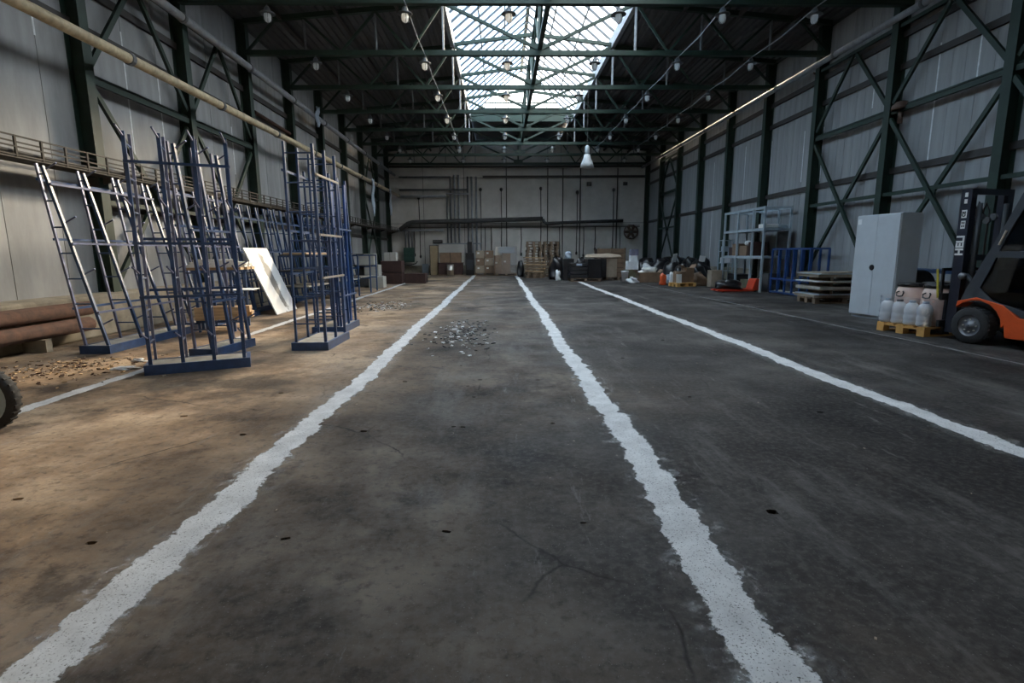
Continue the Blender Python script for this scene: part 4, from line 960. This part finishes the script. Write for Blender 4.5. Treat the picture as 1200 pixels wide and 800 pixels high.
# ------------------------------------------------------------------ clutter along the cabinet wall, far end
for k, (x, y, a, b_, h_) in enumerate([(7.55, 25.0, .48, .48, .95), (8.5, 23.9, .42, .5, 1.0), (8.55, 22.5, .38, .5, .98), (7.6, 22.35, .26, .36, .75), (8.5, 25.4, .42, .5, 1.05), (8.4, 27.0, .5, .55, 1.0), (8.0, 21.35, .3, .3, .72), (7.65, 23.6, .4, .42, .88), (7.3, 26.5, .5, .5, .95)]):
    blob('black_bag', 'bag', (x, y, 0), a, b_, h_, 'big black plastic bag in the heap along the cabinet wall', 'bag', 10 + k, 'black bags along the cabinet wall')
for k, (x, y, z, rz) in enumerate(((7.62, 23.4, .78, .5), (8.45, 22.3, .88, -.3))):
    o = MB().box(-.12, .12, -.01, .01, 0, .45 if k == 0 else .25).build('white_board', 'tape'); o.location = (x, y, z); o.rotation_euler = (.3, .15 if k else -.12, rz)
    tag(o, ('tall' if k == 0 else 'short') + ' white paper stuck upright in the black bags', 'paper')
def cbox(x, y, z, a, b_, h_, label, mt='cardboard', rz=0, flaps=False, name='cardboard_box', group=None, lab=False):
    t = thing(name, label, 'box', (x, y, z), rz, group)
    MB().box(-a / 2, a / 2, -b_ / 2, b_ / 2, 0, h_).build('carton', mt, t, bevel=.008)
    MB().box(-a / 2 - .002, a / 2 + .002, -.03, .03, h_ - .08, h_ + .002).build('tape_strip', 'cardlight', t)
    if flaps:
        MB().bar((-a / 2, 0, h_), (-a / 2 - .14, 0, h_ + .1), b_ * .9, .008, up=(0, 0, 1)).build('flap', mt, t); MB().bar((a / 2, 0, h_), (a / 2 + .12, 0, h_ + .12), b_ * .9, .008).build('flap', mt, t)
    if lab: MB().box(-a * .3, -a * .3 + .12, -b_ / 2 - .003, -b_ / 2, h_ * .55, h_ * .55 + .09).build('address_label', 'tape', t)
    return t
cbox(6.4, 23.0, 0, .95, .6, .42, 'wide open cardboard box full of film beside the white bucket', flaps=True)
blob('film_heap', 'whiteboardwood', (6.4, 23.0, .421), .38, .24, .22, 'heap of crumpled pale film on the wide cardboard box', 'plastic film', 31, rough=.5)
blob('film_heap', 'white', (5.6, 22.4, 0), .2, .16, .22, 'crumpled white film on the floor by the wide box', 'plastic film', 32, rough=.6)
blob('film_heap', 'bluebag', (7.02, 22.05, 0), .2, .2, .3, 'crumpled blue film heap beside the wide cardboard box', 'plastic film', 33, rough=.6)
t = thing('bucket', 'white plastic bucket among the boxes near the end wall', 'bucket', (5.52, 23.6, 0)); MB().lathe([(.13, 0), (.16, .4), (.17, .41), (.17, .45), (.01, .45)], n=20).build('body', 'jug', t, True); MB().lathe([(.175, .43), (.175, .47), (.01, .475)], n=20).build('lid', 'white', t)
for k, (x, y, z, a, b_, h_, mt, lb) in enumerate([(6.0, 24.5, 0, .55, .5, .5, 'ratan', 'olive bale at the foot of the carton stack'), (6.05, 24.5, .5, .5, .45, .38, 'white', 'white carton in the stack on the olive bale'), (6.1, 24.5, .88, .32, .35, .26, 'white', 'small white carton near the top of the stack'), (6.12, 24.5, 1.14, .34, .35, .28, 'purplebox', 'violet carton topping the stack on the olive bale')]):
    cube_block(x, y, z, a, b_, h_, mt, lb, None, ('cloth_bale', 'carton', 'carton', 'carton')[k], cat='bale' if k == 0 else 'box')
blob('film_heap', 'white', (6.65, 24.3, 0), .2, .2, .72, 'tall white film bundle next to the carton stack', 'plastic film', 35, rough=.3)
pt2 = tag(pallet_mb(.8, .6).build('wooden_pallet', 'palletnew'), 'small orange-brown pallet holding opened boxes in front of the black bags', 'pallet'); pt2.location = (6.88, 20.0, 0); pt2.rotation_euler = (0, 0, .25)
cbox(6.75, 19.95, .146, .34, .36, .42, 'cardboard box with white label on the small orange pallet', rz=.25); MB()
cbox(7.1, 20.1, .146, .34, .34, .55, 'taller cardboard box on the small orange pallet', rz=.25, flaps=True)
o = MB().box(-.11, .11, -.01, .01, 0, .32).build('white_card', 'tape'); o.location = (6.66, 19.725, .146); o.rotation_euler = (-.05, 0, .25); tag(o, 'white card leaning on the boxes of the small orange pallet', 'card')
blob('orange_sack', 'orange', (6.42, 20.9, 0), .13, .12, .42, 'orange sack behind the small orange pallet', 'sack', 37); blob('film_heap', 'white', (6.75, 20.9, 0), .08, .1, .5, 'white film strip hanging beside the orange sack', 'plastic film', 38)
blob('cardboard_heap', 'cardboard', (7.62, 20.3, 0), .24, .26, .5, 'crushed cardboard heap next to the small orange pallet', 'cardboard', 39, rough=.35)
cbox(7.9, 19.5, 0, .38, .4, .62, 'upright pale cardboard box near the red pallet truck', 'cardlight')
# black crate stack on pallet with cardboard cover
pt3 = tag(pallet_mb(1.35, 1.0).build('wooden_pallet', 'pallet'), 'pallet under the black crates with the cardboard cover', 'pallet'); pt3.location = (3.78, 24.1, 0); 
bk = thing('black_crate', 'large black plastic crate stack standing on its own pallet', 'crate', (3.75, 24.1, .146))
for k in range(4): MB().box(-.68, .1, -.5, .5, .02 + k * .17, .165 + k * .17).build('crate_layer', 'black', bk, bevel=.015)
MB().box(.12, .72, -.5, .5, 0, .85).build('wrapped_block', 'bag', bk, bevel=.02); MB().box(-.4, -.15, -.506, -.5, .56, .66).build('address_label', 'bluebag', bk)
pt4 = tag(pallet_mb(1.2, .8).build('wooden_pallet', 'pallet'), 'pallet under the tall pale box beside the black crates', 'pallet'); pt4.location = (4.95, 25.1, 0)
cbox(5.15, 25.0, .146, .5, .6, .85, 'tall pale cardboard box supporting the flat cardboard sheet', 'cardlight')
o = MB().prism([(-.85, 0), (-.75, .22), (.3, .30), (.82, .16), (.86, .02), (.4, -.02), (-.3, -.0)], -.015, .015).build('cardboard_sheet', 'cardlight'); 
o.location = (4.72, 24.6, 1.06); o.rotation_euler = (-.95, 0, 0); tag(o, 'pale cardboard sheet lying over the black crates', 'cardboard')
cube_block(4.75, 24.9, .146, .28, .6, .86, 'black', 'narrow black crate under the cardboard sheet', None, 'black_crate', cat='crate')
cube_block(3.15, 25.0, 0, .5, .5, 1.0, 'black', 'tall black crate with a film bundle on top behind the black crate stack', None, 'black_crate', cat='crate')
blob('film_heap', 'bluebag', (3.15, 25.0, 1.001), .17, .17, .34, 'pale blue film bundle on the tall black crate', 'plastic film', 41, rough=.25)
blob('black_bag', 'bag', (2.75, 26.0, 0), .4, .4, 1.05, 'black bag behind the pale blue film bundle', 'bag', 42); blob('black_bag', 'bag', (3.85, 25.5, 0), .36, .36, 1.0, 'black bag behind the large black crates', 'bag', 43)
blob('film_heap', 'white', (2.62, 24.6, 0), .1, .1, .42, 'small white film scrap on the floor by the black crates', 'plastic film', 44, rough=.5)
t = thing('timber_crate', 'big timber crate standing behind the cardboard sheet', 'crate', (5.5, 27.0, 0))
for k in range(6): MB().box(-.7, .7, -.5, -.47, .05 + k * .24, .27 + k * .24).build('plank', 'cardboard', t)
MB().box(-.68, .68, -.47, .5, 0, 1.46).build('crate_core', 'maroon', t)
for x in (-.66, 0, .66): MB().box(x - .05, x + .05, -.53, -.5, 0, 1.5).build('batten', 'pallet', t)
# pallet stacks
p0 = None
def stack(x, y, n, rz, lab, group, tilt=0, w_=.85):
    global p0
    for k in range(n):
        if p0 is None: p0 = pallet_mb(.8, 1.2).build('wooden_pallet', 'pallet'); o = p0
        else: o = p0.copy(); C.objects.link(o)
        o.location = (x + random.uniform(-.03, .03), y + random.uniform(-.03, .03), .001 + k * .145); o.rotation_euler = (0, 0, rz + random.uniform(-.05, .05)); tag(o, lab, 'pallet', group)
stack(1.80, 29.2, 13, 0, 'worn wooden pallet in the tall stack next to the broken pallets', 'pallets of the stack behind the broken ones'); stack(2.72, 29.4, 13, 0, 'worn wooden pallet in the tall stack nearer the black crates', 'pallets of the stack by the black crates')
stack(1.72, 27.85, 2, .05, 'wooden pallet at the foot of the broken pallet heap', 'pallets under the broken heap')
o = tag(p0.copy(), 'single wooden pallet lying in front of the tall stack', 'pallet'); C.objects.link(o); o.location = (2.75, 28.2, 0); o.rotation_euler = (0, 0, PI / 2)
for k in range(14):
    z = .315 + (k // 2) * .115; l = random.uniform(.8, 1.15)
    o = MB().box(-l / 2, l / 2, -.05, .05, 0, .05).build('broken_board', 'timber' if k % 3 == 0 else 'pallet'); o.location = (1.72 + random.uniform(-.08, .08), 27.62 + (k % 2) * .45, z); o.rotation_euler = (0, random.uniform(-.04, .05), random.uniform(-.22, .22))
    tag(o, 'broken pallet board in the heap before the tall pallet stacks', 'board', 'broken pallet boards')
blob('black_bag', 'bag', (1.05, 28.9, 0), .2, .3, .85, 'black bag between the wrapped boxes and the pallet stacks', 'bag', 51)
# wrapped boxes
pw = tag(pallet_mb(1.2, 1.08).build('wooden_pallet', 'pallet'), 'pallet under the tall wrapped cartons', 'pallet'); pw.location = (.3, 30.7, 0)
for k, (x, h_) in enumerate(((-.18, 1.0), (.30, 1.12), (.74, 1.12))):
    cbox(x if k < 2 else .3, 30.45 if k < 2 else 30.96, .146, .46, .5, h_, ['shorter tall carton wrapped on the pallet at the painted line', 'tall carton wrapped on the pallet at the painted line', 'tall carton at the rear of the wrapped pallet'][k], lab=True)
o = MB().box(-.60, .60, -.56, .52, 0, 1.5).build('stretch_film', 'film'); o.location = (.3, 30.72, .146); tag(o, 'clear film hood over the tall cartons near the end wall', 'plastic film')
cube_block(.3, 31.0, 1.27, 1.0, .4, .35, 'shelfgrey', 'grey bundle on top of the tall wrapped cartons', None, 'grey_bundle', cat='bundle')
pw = tag(pallet_mb(1.2, .9).build('wooden_pallet', 'pallet'), 'pallet under the six stacked cartons', 'pallet'); pw.location = (-.95, 31.4, 0)
for i in range(2):
    for j in range(3):
        cbox(-1.22 + i * .53, 31.3, .146 + j * .43, .5, .6, .42, 'carton in the %s layer of the six stacked near the end wall' % ('bottom', 'middle', 'top')[j], 'cardboard' if (i + j) % 2 else 'cardlight', group='six stacked cartons, ' + ('bottom', 'middle', 'top')[j], lab=True)
# workbench corner by the end wall
t = thing('pipe_stand', 'tall steel stand with a long top bar in front of the riser pipes', 'stand', (-2.65, 32.9, 0))
MB().box(-1.5, 1.5, -.03, .03, 1.82, 1.90).build('top_bar', 'pipe_grey', t)
for x in (-1.3, 1.4): MB().box(x - .04, x + .04, -.04, .04, 0, 1.82).build('leg', 'pipe_grey', t)
MB().box(-1.5, -.9, -.2, .2, 1.90, 2.1).build('motor', 'greydark', t, bevel=.05)
for x in (-1.5, 1.3): MB().box(x - .15, x + .25, -.3, .3, 0, .04).build('foot', 'pipe_dark', t)
t = thing('beige_panel', 'tall beige board standing upright at the end of the painted line', 'board', (-3.98, 32.1, 0))
MB().box(-.22, .22, -.25, .25, 0, 1.72).build('panel_body', 'beige', t, bevel=.01); MB().box(-.26, -.22, -.25, .25, 0, 1.76).build('edge_rail', 'girt', t); MB().box(-.26, .24, -.27, .27, 1.72, 1.76).build('edge_rail', 'girt', t)
o = MB().box(-.2, .2, -.015, .015, 0, .66).build('pale_board', 'bluebag'); o.location = (-4.62, 32.6, .004); o.rotation_euler = (-.1, 0, 0); tag(o, 'small pale panel leaning left of the tall beige board'.replace(' left of', ' beside'), 'panel')
for k, x in enumerate((-3.3, -2.65)): cbox(x, 31.7, .74, .62, .5, .58, ('carton on the maroon chest next to the beige board', 'carton on the maroon chest next to the black column')[k])
t = thing('maroon_chest', 'wide maroon chest with a bright steel drum in front', 'chest', (-2.98, 31.75, 0)); MB().box(-.72, .72, -.3, .3, .06, .70).build('body', 'maroon', t, bevel=.01); MB().box(-.74, .74, -.32, .32, .70, .74).build('lid', 'maroon', t); MB().box(-.7, .7, -.28, .28, 0, .06).build('skid', 'pallet', t)
t = thing('steel_drum', 'bright steel drum standing in front of the maroon chest', 'drum', (-2.95, 31.05, 0)); MB().lathe([(.2, 0), (.2, .3), (.215, .31), (.2, .33), (.2, .62), (.02, .62)], n=20).build('shell', 'steel', t, True); MB().lathe([(.21, .60), (.21, .64), (.18, .64)], n=20).build('rim', 'steel', t)
t = thing('black_column', 'black upright machine column between the cartons', 'machine', (-1.86, 32.2, 0)); MB().box(-.24, .24, -.22, .22, 0, 1.3).build('housing', 'black', t, bevel=.02); MB().box(-.14, .14, -.14, .14, 1.3, 1.95).build('head', 'black', t, bevel=.02); MB().box(-.2, .2, -.235, -.22, .3, .9).build('door_plate', 'charcoal', t)

# ------------------------------------------------------------------ debris on the floor
def debris(name, cx, cy, sx_, sy_, n, mats, label, smin, smax, seed):
    rnd = random.Random(seed); first = None
    for k_, mt in enumerate(mats):
        b = MB()
        for i in range(n // len(mats)):
            x = cx + rnd.gauss(0, sx_); y = cy + rnd.gauss(0, sy_); s_ = rnd.uniform(smin, smax)
            mtx = Matrix.Translation((x, y, s_ * .25)) @ Matrix.Rotation(rnd.uniform(0, 6), 4, 'Z') @ Matrix.Rotation(rnd.uniform(-.5, .5), 4, 'X')
            b.box(-s_, s_, -s_ * rnd.uniform(.3, .8), s_ * .5, -s_ * .2, s_ * .2, mtx)
        o = b.build(name if k_ == 0 else 'chips', mt, first)
        if first is None: first = o; tag(o, label, 'debris', kind='stuff')
        else: o['kind'] = 'stuff'
debris('floor_debris', -.62, 8.5, .22, .7, 330, ('greydark', 'jug', 'black'), 'scatter of dark and pale chips on the floor between painted lines', .006, .03, 1)
debris('floor_debris', -3.0, 13.2, .35, .6, 200, ('greydark', 'jug'), 'scatter of chips on the floor past the crossbar rack', .008, .03, 2)
debris('floor_debris', -5.1, 6.1, .45, .35, 420, ('rust', 'cardlight', 'timber'), 'brown rubble spread before the rusty pipes', .006, .025, 3)
debris('floor_debris', 0, 4.5, 2.2, 1.7, 150, ('cardlight', 'greydark'), 'tiny stones strewn over the open floor', .002, .007, 4)
for i, (x, y, a, b_) in enumerate(((-4.35, 6.05, .13, .07), (-4.5, 6.5, .07, .05))): 
    blob('film_heap', 'white', (x, y, 0), a, b_, .03, ('larger' if i == 0 else 'smaller') + ' white film scrap on the brown floor by the pegged rack', 'plastic film', 70 + i, rough=.6)
